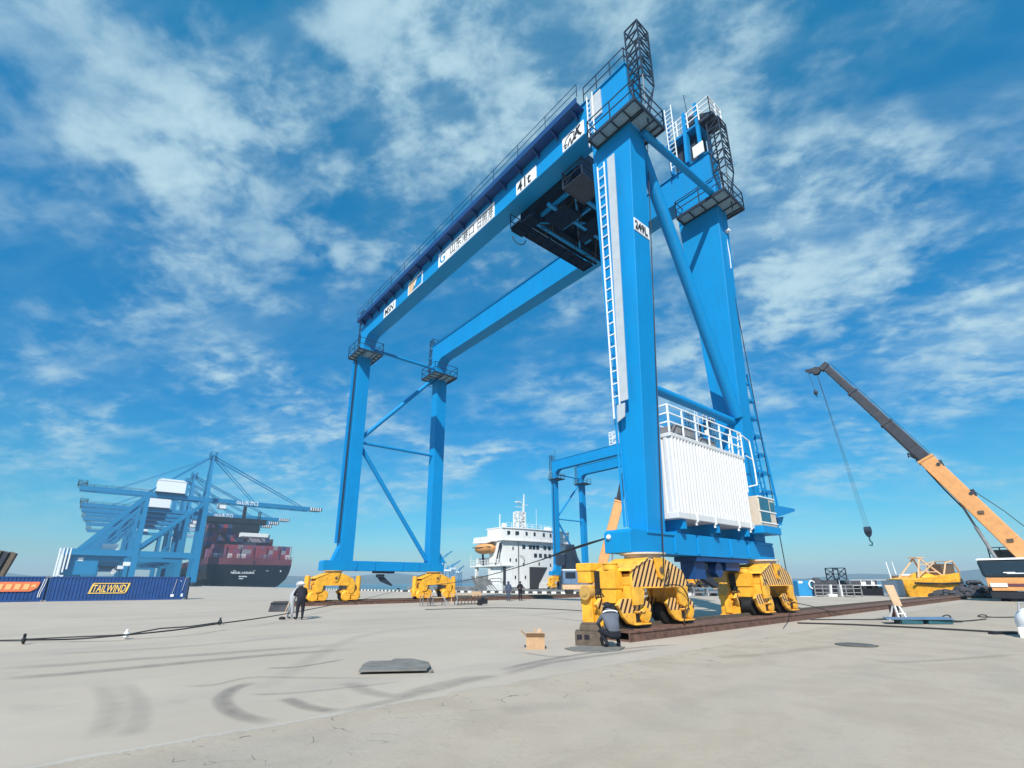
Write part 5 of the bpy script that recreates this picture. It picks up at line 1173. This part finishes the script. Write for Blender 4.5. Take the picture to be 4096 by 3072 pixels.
b = MB(); h0 = G(1128, 2478); p0 = Vector((h0.x, h0.y, .05)); p1 = c+Vector((-.05, .0, 1.02)); b.cyl(p0, p1, .018, n=6); br = b.build('broom', 'board'); tag(br, 'long handled dark broom held to the ground by the pale grey worker', 'broom')
b = MB(); b.sph(p0+Vector((0, 0, .0)), .17, 10, 6, (1.2, .9, .5)); b.build('bristles', 'black', br)
# crouching man
Jc = {'pelvis': ((0, -.05, .36), .165), 'belly': ((0, .02, .52), .19), 'chest': ((0, .12, .74), .2), 'neck': ((0, .22, .90), .065), 'head': ((0, .29, .98), .088), 'crown': ((0, .33, 1.08), .075), 'nose': ((0, .39, .94), .018)}
for s, k in (('L', -1), ('R', 1)):
    Jc.update({'hip'+s: ((k*.11, -.05, .33), .11), 'knee'+s: ((k*.22, .34, .44), .075), 'ankle'+s: ((k*.16, .02, .10), .05), 'toe'+s: ((k*.19, .2, .05), .045), 'sho'+s: ((k*.2, .14, .80), .08), 'elb'+s: ((k*.27, .36, .60), .054), 'wri'+s: ((k*.12, .56, .46), .037)})
c = G(2456, 2594)
person(c, face_away+R(12), Jc, dict(top='greycloth', leg='black', skin='skin', shoe='black', hat='hair'), 'crouching worker in dark grey jacket, back turned, at the end of the near track')
cm = [o for o in bpy.data.objects if o.get('label', '').startswith('crouching worker')][0]
b = MB(); b.tube([(.2*math.cos(a), .115-.035*abs(math.sin(a)), .875+.05*math.sin(a)) for a in [R(180)*i/10 for i in range(11)]], .022, 6); b.build('reflective_band', 'white', cm, smooth=True)
b = MB(); b.tube([(.1*math.cos(a), .31-.1*math.sin(a), 1.02+.03*math.sin(a)) for a in [R(180)*i/10 for i in range(11)]], .014, 6); b.build('cap_band', 'white', cm, smooth=True)
c = G(2730, 2490)
person(Vector((-.75, 2.55, 0)), R(-60), stand(R(38), 'bent', .12), dict(top='black', leg='black', skin='skin', shoe='black', hat='hair'), 'worker in black coat stooping behind the first striped bogie')
c = G(2034, 2405); person(c, face_away+R(170), stand(R(3), 'down', .1), dict(top='bluecloth', leg='bluecloth', skin='skin', shoe='black', hat='hood'), 'person in blue grey overalls standing on the far track before the white ship')
c = G(2081, 2403); person(c, face_away+R(-160), stand(R(3), 'bent', .1), dict(top='black', leg='black', skin='skin', shoe='black', hat='hair'), 'person in black with elbows out, right of the blue grey figure')

# ------------------------------------------------------------------ things lying about
def small():
    # steel blocks beside the crouching man
    c = G(2362, 2578); a = R(40)
    T = thing('steel_block', 'low brown steel block with square holes in front of the crouching worker', 'steel block', (c.x, c.y, 0), a)
    b = MB(); b.box(-.40, .36, -.3, .3, .0, .36); b.build('body', 'oldsteel', T, bevel=.015)
    b = MB()
    for x in (-.28, -.08): b.box(x-.07, x+.07, -.312, -.301, .16, .28)
    b.build('square_hole', 'black', T)
    T = thing('steel_stool', 'smaller brown steel block stacked on the low block by the crouching worker', 'steel block', (c.x, c.y, .362), a)
    b = MB(); b.box(-.26, .30, -.2, .24, 0, .17); b.box(-.22, .26, -.16, .2, .17, .2); b.build('body', 'oldsteel', T, bevel=.015)
    # thin sheet on the ground by him
    P = [G(2258, 2597), G(2330, 2586), G(2500, 2592), G(2480, 2604), G(2400, 2611), G(2300, 2607)]
    b = MB(); b.prism([(q.x, q.y) for q in P], 'z', .004, .03); tag(b.build('steel_sheet', 'darkplate'), 'thin dark sheet lying on the concrete below the crouching worker', 'sheet')
    # ragged plate in the foreground
    pts = [(1440, 2704), (1462, 2668), (1520, 2660), (1552, 2650), (1650, 2650), (1712, 2662), (1724, 2680), (1700, 2692), (1560, 2694), (1500, 2696)]
    P = [G(x, y) for x, y in [(1432, 2700), (1450, 2672), (1475, 2659), (1560, 2657), (1580, 2648), (1650, 2649), (1713, 2662), (1722, 2676), (1706, 2694), (1560, 2697)]]
    b = MB(); b.prism([(q.x, q.y) for q in P], 'z', .045, .075); b.cyl((P[4].x, P[4].y, .0), (P[4].x, P[4].y, .05), .05, n=6); b.cyl((P[1].x+.1, P[1].y, .0), (P[1].x+.1, P[1].y, .05), .05, n=6); b.cyl((P[8].x, P[8].y+.1, .0), (P[8].x, P[8].y+.1, .05), .05, n=6); tag(b.build('ragged_plate', 'darkplate', bevel=.006), 'ragged dark grey plate lying alone on the foreground concrete', 'plate')
    # manhole
    c = G(3425, 2581); r = (G(3500, 2581)-G(3352, 2581)).length/2
    T = thing('manhole_cover', 'round dark manhole cover set in the concrete at right', 'manhole', (c.x, c.y, 0))
    b = MB(); b.cyl((0, 0, .001), (0, 0, .014), r, n=40); b.build('rim', 'oldsteel', T); b = MB(); b.cyl((0, 0, .014), (0, 0, .022), r*.93, n=40)
    for i in range(7): b.box(-r*.6, r*.6, -r*.62+i*r*.2, -r*.57+i*r*.2, .022, .03)
    b.build('lid', 'manhole', T)
    # cardboard box
    c = G(2142, 2593); T = thing('cardboard_box', 'open cardboard box full of scraps on the concrete left of the crouching worker', 'box', (c.x, c.y, 0), R(48))
    b = MB(); s, h = .24, .30
    b.box(-s, s, -s, s, 0, .02)
    for k in (-1, 1): b.box(k*s, k*(s-.015), -s, s, .02, h); b.box(-s+.016, s-.016, k*s, k*(s-.015), .02, h)
    b.build('carton', 'card', T)
    b = MB(); b.hexa([(-s, -s, h), (s, -s, h), (s, -s+.01, h), (-s, -s+.01, h)], [(-s, -s-.12, h+.1), (s, -s-.12, h+.1), (s, -s-.11, h+.11), (-s, -s-.11, h+.11)]); b.hexa([(-s, -s, h), (-s+.01, -s, h), (-s+.01, s, h), (-s, s, h)], [(-s-.14, -s, h+.12), (-s-.13, -s, h+.13), (-s-.13, s, h+.13), (-s-.14, s, h+.12)]); b.build('flap', 'card', T)
    b = MB(); rn = random.Random(5)
    for k in range(9): x, y = rn.uniform(-.17, .17), rn.uniform(-.17, .17); b.cyl((x, y, .1), (x+rn.uniform(-.08, .08), y+rn.uniform(-.08, .08), h+rn.uniform(.03, .2)), .03, n=6)
    b.build('scraps', 'board', T)
    # folding stand with board
    c = G(3590, 2483); T = thing('folding_stand', 'tan board on a white folding stand beyond the near track at right', 'stand', (c.x, c.y, 0), face_away+R(8)); T.scale = (.8, .8, .76)
    b = MB(); b.hexa([(-.16, -.18, .82), (.34, -.18, .78), (.34, -.13, .78), (-.16, -.13, .82)], [(-.42, -.1, 1.95), (.16, -.1, 1.95), (.16, -.05, 1.95), (-.42, -.05, 1.95)]); b.build('board', 'board', T, bevel=.02)
    b = MB(); b.bar((-.1, -.25, 0), (-.12, -.12, .95), .07); b.bar((.42, -.25, 0), (.1, -.12, .9), .07); b.bar((-.12, .35, 0), (-.1, -.05, .9), .06); b.bar((.45, .35, 0), (.3, -.05, .9), .06); b.bar((-.12, -.22, .4), (.36, -.22, .4), .06); b.build('stand_frame', 'white', T)
    b = MB(); b.box(0, .42, .1, .4, .15, .8); b.build('rust_box', 'rust', T, bevel=.03)
    # flat blue sheets on blocks
    c = G(3670, 2494); T = thing('pallet_sheet', 'pale blue flat sheet on two dark teal blocks, right of the folding stand', 'pallet', (c.x, c.y, 0), face_away)
    b = MB(); b.prism([(-1.5, -.4), (1.0, -.6), (1.6, .5), (-1.0, .5)], 'z', .18, .22); b.build('sheet', 'bluesheet', T); b = MB(); b.box(-.95, -.1, -.45, 0, .0, .178); b.box(.1, 1.05, -.48, -.05, 0, .178); b.build('block', 'teal', T, bevel=.02)
    # dark bar and pale bag at the right edge
    c = G(4015, 2537); T = thing('timber_bar', 'short black bar lying at the end of the cable at the right edge', 'bar', (c.x, c.y, 0), face_away); b = MB(); b.box(-.4, .4, -.08, .08, 0, .09); b.box(-.42, -.3, -.1, .1, 0, .05); b.build('bar_body', 'blackp', T, bevel=.01)
    c = G(4165, 2552); T = thing('bulk_bag', 'pale white bulk bag cut by the right edge of the picture', 'bag', (c.x, c.y, 0)); b = MB(); b.sph((0, 0, .42), .5, 16, 10, (.95, .9, .98)); b.box(-.4, .4, -.4, .4, .0, .3); b.build('sack', 'white', T, smooth=True); b = MB(); b.tube([(-.3, -.2, .75), (-.25, -.2, 1.0), (.05, -.2, 1.02), (.1, -.2, .8)], .03); b.build('loop', 'palecloth', T)
    # dark crate by the two workers
    c = G(1120, 2446); T = thing('dark_crate', 'dark grey crate on the concrete left of the two workers', 'crate', (c.x, c.y, 0), face_away+R(10)); b = MB(); b.hexa([(-.6, -.3, 0), (.5, -.3, 0), (.5, .3, 0), (-.6, .3, 0)], [(-.5, -.26, .55), (.55, -.26, .55), (.55, .26, .55), (-.5, .26, .55)]); b.build('crate_body', 'rock', T, bevel=.02); b = MB(); b.box(-.52, .52, -.31, -.302, .45, .5); b.build('slat', 'blackp', T)
small()
def benches():
    # trestles and welding gear in front of the far left bogie
    def trestle(px, py, L_, h, label, mm='grey', top='board'):
        c = G(px, py); T = thing('trestle', label, 'trestle', (c.x, c.y, 0), R(86), group='trestles and racks by the far left bogie')
        b = MB(); b.box(-L_/2, L_/2, -.25, .25, h, h+.05); b.build('trestle_top', top, T)
        for x in (-L_/2+.05, L_/2-.05):
            for y in (-.22, .22):
                b = MB(); b.bar((x, y, 0), (x, y, h), .05); b.build('trestle_foot', mm, T)
        b = MB(); b.bar((-L_/2, -.22, .2), (L_/2, -.22, .2), .04); b.build('stretcher', mm, T); return T
    trestle(1705, 2425, .9, .72, 'small orange topped trestle at the left end of the rack row', top='cranorange'); trestle(1745, 2422, 1.3, .55, 'low bench with grey frame under the far left bogie')
    c = G(1868, 2419); T = thing('barrier_rack', 'long pale topped rack with close upright bars beside the far left bogie', 'rack', (c.x, c.y, 0), R(86), group='trestles and racks by the far left bogie'); b = MB(); b.box(-1.3, 1.2, -.28, .28, .72, .78); b.build('rack_top', 'board', T)
    b = MB()
    for i in range(9): b.bar((-1.25+i*.3, -.26, .05), (-1.25+i*.3, -.26, .72), .05)
    b.bar((-1.3, -.26, .1), (1.2, -.26, .1), .05); b.build('rack_bars', 'oldsteel', T)
    for x in (-1.27, 1.17):
        b = MB(); b.bar((x, .2, 0), (x, .2, .9), .06); b.build('rack_foot', 'board', T)
    c = G(1752, 2402); T = thing('cabinet', 'pale grey equipment cabinet standing before the far left bogie', 'cabinet', (c.x+.6, c.y+.1, 0), R(86)); b = MB(); b.box(-.42, .36, -.2, .2, .12, 1.3); b.build('cabinet_body', 'ladder', T, bevel=.02); b = MB(); b.box(-.4, -.02, -.215, -.202, .2, 1.25); b.box(.0, .34, -.215, -.202, .2, 1.25); b.build('cabinet_door', 'grey', T)
    c = G(1808, 2424); b = MB(); b.tube([c+Vector((-.1, -.9, .9)), c+Vector((0, -.6, .4)), c+Vector((0, -.1, .08)), c+Vector((0, .35, .05)), c+Vector((0, .45, .5)), c+Vector((0, .3, 1.1))], .035); tag(b.build('white_hose', 'palecloth'), 'pale looped hose hanging below the far left bogie', 'hose')
    c = G(1930, 2421); T = thing('small_machine', 'small dark machine on the concrete at the right end of the rack', 'machine', (c.x, c.y, 0), R(80)); b = MB(); b.box(-.35, .35, -.2, .2, .1, .45); b.cyl((-.1, 0, .45), (.1, 0, .55), .12, n=10); b.build('machine_body', 'blackp', T, bevel=.03); b = MB(); b.cyl((-.25, -.25, .12), (-.25, .25, .12), .12, n=12); b.build('machine_wheel', 'rubber', T)
    c = G(1905, 2394); T = thing('pale_crate', 'pale box standing on the far track beam behind the rack', 'crate', (c.x, c.y, .0), R(86)); b = MB(); b.box(-.45, .45, -.3, .3, 0, .75); b.build('crate_body', 'board', T, bevel=.01); b = MB(); b.box(-.47, .47, -.32, .32, .755, .8); b.build('crate_lid', 'palecloth', T)
benches()
def cables():
    def cab(pts, r, label, name='cable', m_='cable', lift=None):
        Q = []
        P = [Vector(p) for p in pts]
        for i in range(len(P)-1):
            p0, p1, p2, p3 = P[max(i-1, 0)], P[i], P[i+1], P[min(i+2, len(P)-1)]
            for k in range(7):
                t = k/7; Q.append(.5*((2*p1)+(p2-p0)*t+(2*p0-5*p1+4*p2-p3)*t*t+(3*p1-p0-3*p2+p3)*t**3))
        Q.append(P[-1])
        for q in Q: q.z = max(q.z, r+.005)
        return tag(MB().tube(Q, r, 6).build(name, m_, smooth=True), label, 'rope' if 'rope' in name else 'cable')
    g = lambda x, y, z=.03: G(x, y, z)
    # mooring line from the left foreground to a bollard on the kerb
    z = .28
    o = cab([g(-200, 2566, .03), g(0, 2562, .03), g(120, 2560, .06), g(300, 2556, .08), g(490, 2541, .15), g(700, 2520, .2), g(880, 2494, .25), g(1050, 2471, z), g(1210, 2443, z), g(1330, 2420, z), g(1430, 2402, z), g(1530, 2378, z), g(1592, 2361, .25)], .022, 'long dark mooring rope stretched over the concrete from the left edge to the kerb', 'mooring_rope')
    b = MB(); b.tube([g(520, 2536, .16), g(640, 2514, .28), g(760, 2506, .3), g(880, 2489, .28)], .02); b.build('second_strand', 'cable', o)
    b = MB(); b.tube([g(100, 2557, .08), g(290, 2548, .15), g(460, 2541, .18), g(500, 2538, .16)], .018); b.build('second_strand', 'cable', o)
    for (x, y, s) in ((95, 2560, .10), (505, 2540, .14), (880, 2488, .13)):
        c = g(x, y, .12); b = MB(); b.sph(c, s, 8, 6, (1, .6, .8)); b.cyl(c+Vector((-.1, 0, -.1)), c+Vector((.02, .0, .16)), .035, n=6); b.bar(c+Vector((-.15, 0, -.12)), c+Vector((.1, 0, .05)), .04); b.build('shackle', 'helmet' if x == 505 else 'blackp', o)
    # line from the right sill down past the ship to the left bogie
    a, c = Vector((-.3, -1.28, 3.15)), Vector((-28.3, 7.7, 1.4))
    o = tag(MB().tube([a.lerp(c, i/16)+Vector((0, 0, -.35*math.sin(math.pi*i/16))) for i in range(17)], .022, 6).build('guy_rope', 'cable'), 'dark guy rope strung from the near right sill across to the far left bogie', 'rope')
    b = MB(); b.tube([a.lerp(c, i/16)+Vector((0, 0, -.35*math.sin(math.pi*i/16)+.06*math.sin(math.pi*i/3))) for i in range(4)], .03); b.build('sling_loop', 'cable', o); b = MB(); b.sph(a+Vector((-.02, -.05, 0)), .09, 8, 6); b.build('shackle', 'white', o)
    cab([g(1700, 2438), g(1850, 2434), g(2000, 2431), g(2200, 2436), g(2420, 2449)], .02, 'dark cable along the concrete between the far rack and the near bogie')
    cab([g(2755, 2468), g(2830, 2471), g(2900, 2475)], .018, 'short dark cable on the shaded concrete between the two striped bogies')
    cab([g(3190, 2492), g(3400, 2498), g(3700, 2512), g(3900, 2523), g(3985, 2528)], .028, 'long straight dark cable crossing the right foreground to the black bar')
    cab([g(3240, 2478), g(3400, 2478), g(3500, 2478), g(3560, 2477)], .022, 'short cable between the near track and the folding stand')
    # loop cable
    cab([g(3740, 2489)]+[g(3765+(x-3765), y) for x, y in ((3800, 2488), (3850, 2486), (3806, 2482), (3776, 2476), (3770, 2466), (3785, 2460), (3800, 2464), (3806, 2478), (3812, 2485), (3870, 2483), (3945, 2476))], .022, 'dark cable with a round loop lying right of the blue sheet')
    cab([g(3962, 2468), g(3930, 2468), g(3912, 2463), g(3925, 2459), g(3945, 2461), g(3950, 2467), g(4000, 2469), g(4110, 2467)], .022, 'thin cable with a small flat loop near the right edge')
    cab([g(3150, 2415, .9), g(3190, 2428, .3), g(3240, 2441), g(3275, 2425), ], .02, 'dark cable falling from the second striped bogie to the concrete')
    # drape over the striped bogies
    cab([Vector((1.2, -.2, 2.2)), Vector((1.16, -.15, 1.9)), Vector((1.16, -.5, 1.52)), Vector((1.14, -.3, 1.55)), Vector((1.18, .5, 1.5)), Vector((1.1, 1.0, 1.0)), Vector((1.1, .6, .45)), Vector((1.3, .3, .3))], .02, 'black cable draped over the face of the first striped bogie')
    cab([Vector((1.14, 7.0, 1.75)), Vector((1.14, 7.6, 1.35)), Vector((1.14, 8.4, 1.0)), Vector((1.14, 9.6, .75)), Vector((1.3, 11.5, .5)), Vector((1.6, 14, .05))], .018, 'black cable draped over the face of the second striped bogie')
    cab([Vector((.3, -2.6, 1.0)), Vector((.5, -2.75, .95)), Vector((.8, -2.9, .7)), Vector((1.05, -2.75, .4)), Vector((1.1, -2.2, .31))], .02, 'black hose looping down at the near end of the first striped bogie')
cables()
def bollards():
    for k, (px, py, s) in enumerate(((1592, 2366, 1.0), (1905, 2372, .8), (2095, 2376, .8))):
        c = G(px, py); T = thing('bollard', ['black bollard on the quay kerb holding the mooring rope', 'black bollard on the kerb below the grey ship quarter', 'black bollard on the kerb right of the figure in black'][k], 'bollard', (c.x, c.y, 0), group='bollards on the quay edge')
        b = MB(); b.cyl((0, 0, 0), (0, 0, .5*s), .2, .16, n=14); b.build('post', 'blackp', T, smooth=True); b = MB(); b.cyl((0, 0, .5*s), (0, 0, .66*s), .26, .3, n=14); b.build('cap', 'blackp', T, smooth=True)
bollards()

# ------------------------------------------------------------------ far right: tank, rails, boats, rubble
def right_side():
    c = G(3228, 2386); T = thing('blue_tank', 'bright blue tank with a white ring beside the second striped bogie', 'tank', (c.x, c.y, 0), face_away)
    b = MB(); b.box(-1.1, .75, -.5, 1.0, .05, 1.75); b.build('tank_body', 'tankblue', T, bevel=.1); b = MB(); b.box(-1.15, .8, -.55, 1.05, .0, .05); b.build('tank_base', 'white', T); b = MB(); b.box(-1.0, -.55, -.53, -.503, 1.45, 1.68); b.build('tank_label', 'white', T)
    b = MB(); b.tube([(.45+.33*math.cos(a), -.62, 1.3+.42*math.sin(a)) for a in [R(360)*i/20 for i in range(21)]], .075, 8); tag(b.build('white_ring', 'white', T))
    # pipework and rails on the quay
    c = G(3350, 2387); T = thing('pipe_rack', 'grey pipes and white rails on the quay between blue tank and dark hull', 'pipe rack', (c.x, c.y, 0), face_away)
    b = MB(); b.rails([(-2.4, 0, 0), (2.8, 0, 0)], 1.25, .05, .8, (.35, .7)); b.build('rail', 'grey', T)
    b = MB(); b.bar((-.9, -.3, 0), (-.75, -.3, 1.3), .3, .2); b.bar((.3, -.3, 0), (.3, -.3, 1.3), .35, .2); b.box(-1.2, -.2, -.4, 0, 0, .3); b.build('bollard_post', 'kerbwhite', T, bevel=.04)
    b = MB(); b.box(-2.2, -.9, .6, 2, .2, 1.5); b.box(.8, 2.4, .8, 2, .3, 1.3); b.sph((-1.2, 1.4, 1.5), .6, 10, 6); b.build('machine', 'rock', T)
    c = AT(3390, 2370, 76); T = thing('harbour_shed', 'small dark shed with a frame on its roof beyond the grey pipes', 'shed', (c.x, c.y, -2.6), face_away); b = MB(); b.box(-4, 4, 0, 3, 0, 4.4); b.build('shed_wall', 'rock', T, bevel=.05); b = MB(); b.lattice(-1, .6, .5, 2, 4.4, 5.9, 2, .05); b.build('roof_frame', 'dsteel', T); b = MB(); b.box(2.0, 2.5, -.06, -.01, 2.6, 4.2); b.box(3.2, 3.6, -.06, -.01, 2.6, 4.2); b.build('white_panel', 'white', T)
    # dark launch with white deck
    c = AT(3475, 2385, 74); T = thing('work_launch', 'dark hulled launch with white deck and orange cabin moored at the quay', 'boat', (c.x, c.y+4.5, -2.6), face_away+R(-8))
    b = MB(); prof = [(-5.5, 0), (-4.6, -1.3), (3.5, -1.5), (5.6, 0), (3.5, 1.5), (-4.6, 1.3)]; n = len(prof)
    b.add([(x*.92, y*.8, 0) for x, y in prof]+[(x, y, 3.2 if x < 3 else 3.7) for x, y in prof], [tuple(range(n-1, -1, -1)), tuple(range(n, 2*n))]+[(i, (i+1) % n, n+(i+1) % n, n+i) for i in range(n)]); b.build('hull', 'blackp', T)
    b = MB(); b.prism([(-5.2, -1.25), (3.3, -1.4), (5, 0), (3.3, 1.4), (-5.2, 1.25)], 'z', 3.72, 3.82); b.rails([(-5, -1.2, 3.8), (2.5, -1.3, 3.8)], .6, .03, 1.2, ()); b.build('deck', 'white', T)
    b = MB(); b.box(2.2, 5.0, -1.0, 1.0, 3.83, 4.9); cbn = b.build('cabin', 'cranorange', T, bevel=.08); b = MB(); b.box(2.15, 3.8, -1.05, 1.05, 4.9, 5.1); b.box(2.4, 3.9, -1.02, -1.0, 4.2, 4.7); b.build('cabin_roof', 'white', cbn); b = MB(); b.bar((1.8, 0, 3.82), (1.5, 0, 6.6), .1); b.bar((2.4, 0, 5.1), (2.2, 0, 6.6), .08); b.build('mast', 'white', T)
    # yellow workboat
    c = AT(3690, 2378, 72); T = thing('yellow_workboat', 'yellow workboat with a pale lattice frame moored at the end of the near track', 'boat', (c.x, c.y+2.2, -1.55), face_away+R(12))
    b = MB(); prof = [(-4.2, -.5), (-3.2, -1.7), (2.8, -1.8), (5.0, -.3), (5.0, .3), (2.8, 1.8), (-3.2, 1.7), (-4.2, .5)]; n = len(prof)
    b.add([(x*.8, y*.75, 0) for x, y in prof]+[(x, y, 2.9+(.5 if x > 2 else 0)) for x, y in prof]+[(x*1.02, y*1.02, 3.4+(.7 if x > 2 else 0)) for x, y in prof], [tuple(range(n-1, -1, -1)), tuple(range(2*n, 3*n))]+[(i, (i+1) % n, n+(i+1) % n, n+i) for i in range(n)]+[(n+i, n+(i+1) % n, 2*n+(i+1) % n, 2*n+i) for i in range(n)]); b.build('hull', 'yellow', T, bevel=.05)
    b = MB(); b.tube([(-3.6, -1.85, 3.0), (0, -1.95, 2.9), (3, -1.9, 3.0), (5.1, -.2, 3.5)], .1); b.build('fender_line', 'blackp', T)
    b = MB(); b.sph((-.2, 0, 3.4), 1.2, 14, 8, (1.2, 1, .7)); b.build('engine_cover', 'yellow', T, smooth=True)
    b = MB()
    for x, y in ((-2.2, -1.2), (1.8, -1.2), (-2.2, 1.2), (1.8, 1.2)): b.bar((x, y, 3.4), (-.4, y*.3, 5.7), .14)
    for t in (.35, .7): b.bar((-2.2+1.8*t, -1.2+.84*t, 3.4+2.3*t), (1.8-2.2*t, -1.2+.84*t, 3.4+2.3*t), .1)
    b.box(-.9, .2, -.5, .5, 5.7, 5.85); b.bar((-2.2, -1.2, 3.6), (1.0, -.8, 5.2), .1); b.build('lattice_frame', 'board', T)
    b = MB(); b.tube([(1.6, -1.0, 3.6), (2.4, -1.0, 5.2), (3.4, -1.0, 5.4), (4.4, -.8, 4.2)], .09); b.tube([(1.6, 1.0, 3.6), (2.4, 1.0, 5.2), (3.4, 1.0, 5.4), (4.4, .8, 4.2)], .09); b.bar((3.4, -1, 5.4), (3.4, 1, 5.4), .09); b.build('roll_bar', 'board', T)
    b = MB(); b.box(2.0, 3.8, -.8, .8, 3.6, 5.1); b.build('wheelhouse', 'oldsteel', T, bevel=.1)
    b = MB(); b.box(-5.0, -4.0, -.9, .9, 1.6, 3.3); b.build('stern_box', 'ladder', T, bevel=.05)
    # rubble heap
    rn = random.Random(9); b = MB(); c = AT(3905, 2372, 70)
    for k in range(150):
        r = rn.random()**.7; a = rn.uniform(0, 6.28); x, y = 3.8*r*math.cos(a), 2.0*r*math.sin(a); s = rn.uniform(.2, .6); h = (1-r)*1.5*rn.random()
        b.sph((c.x+x, c.y+y, h+.1), s, 6, 4, (rn.uniform(.6, 1.3), rn.uniform(.6, 1.3), rn.uniform(.5, .9)))
    tag(b.build('rubble_heap', 'rock'), 'dark heap of rubble between the yellow workboat and the truck crane', 'rubble', kind='stuff')
    # scrap and trestle frames seen between the bogies
    c = G(2860, 2384); T = thing('scrap_trestle', 'grey steel trestle loaded with dark scrap, seen between the striped bogies', 'trestle', (c.x, c.y-1.5, 0), face_away)
    b = MB(); b.box(-2.0, 1.6, -.4, .4, .9, 1.0); b.build('trestle_top', 'grey', T)
    for x in (-1.8, -.2, 1.4):
        b = MB(); b.bar((x, -.35, 0), (x, -.35, .9), .12); b.bar((x, .35, 0), (x, .35, .9), .12); b.build('trestle_foot', 'grey', T)
    b = MB(); rn = random.Random(2)
    for k in range(26): x = rn.uniform(-1.7, 1.3); b.bar((x, rn.uniform(-.3, .3), 1.0), (x+rn.uniform(-.9, .9), rn.uniform(-.3, .3), 1.1+rn.uniform(.2, 1.5)), rn.uniform(.06, .2))
    b.build('scrap', 'boomdark', T)
    rn = random.Random(4); c = G(2745, 2376); b = MB()
    for k in range(70):
        r = rn.random()**.7; a = rn.uniform(0, 6.28); b.sph((c.x+2.4*r*math.cos(a), c.y+1.2*r*math.sin(a), .1+(1-r)*2.2*rn.random()), rn.uniform(.18, .45), 6, 4, (1, 1, .7))
    tag(b.build('scrap_heap', 'rock'), 'dark mauve heap of scrap behind the first striped bogie', 'rubble', kind='stuff')
right_side()
def far_cranes():
    P = [(1765, 2205, 620, 0), (1792, 2250, 700, 1), (1812, 2240, 760, 2), (1838, 2262, 820, 3)]
    L = ['hazy harbour crane, leftmost of the faint group left of the white ship', 'low hazy harbour crane with short jib, second of the faint group', 'slim hazy harbour crane, third of the faint group left of the white ship', 'hazy harbour crane nearest the white ship in the faint group']
    for (px, py, D, k) in P:
        top = AT(px, py, D); T = thing('harbour_crane', L[k], 'harbour crane', (top.x, top.y, -2.6), R(40+k*25), group='faint cranes across the water'); h = top.z+2.6
        b = MB(); b.lattice(-3, 3, -3, 3, 0, h*.62, 4, .3); b.build('tower', 'stsblue', T)
        b = MB(); b.bar((-8, 0, h*.62), (14, 0, h), 1.4); b.bar((0, 0, h*.62), (0, 0, h*.85), 1.2); b.bar((0, 0, h*.85), (12, 0, h*.97), .4); b.bar((0, 0, h*.85), (-7, 0, h*.64), .4); b.build('jib', 'stsblue', T); b = MB(); b.box(-6, 4, -3, 3, h*.62, h*.7); b.build('cab', 'white', T)
far_cranes()

# ------------------------------------------------------------------ haze
def haze():
    b = MB(); b.box(-3650, 3650, -3650, 3650, -5.0, 92); o = b.build('haze', 'white'); o['kind'] = 'stuff'
    mm = bpy.data.materials.new('air_haze'); mm.use_nodes = True; nt = mm.node_tree; nt.nodes.clear()
    out = nt.nodes.new('ShaderNodeOutputMaterial'); v = nt.nodes.new('ShaderNodeVolumePrincipled'); v.inputs['Color'].default_value = (.62, .82, 1.0, 1); v.inputs['Density'].default_value = HAZE; v.inputs['Anisotropy'].default_value = .1
    nt.links.new(v.outputs[0], out.inputs['Volume']); o.data.materials.clear(); o.data.materials.append(mm)
HAZE = .00035
haze()
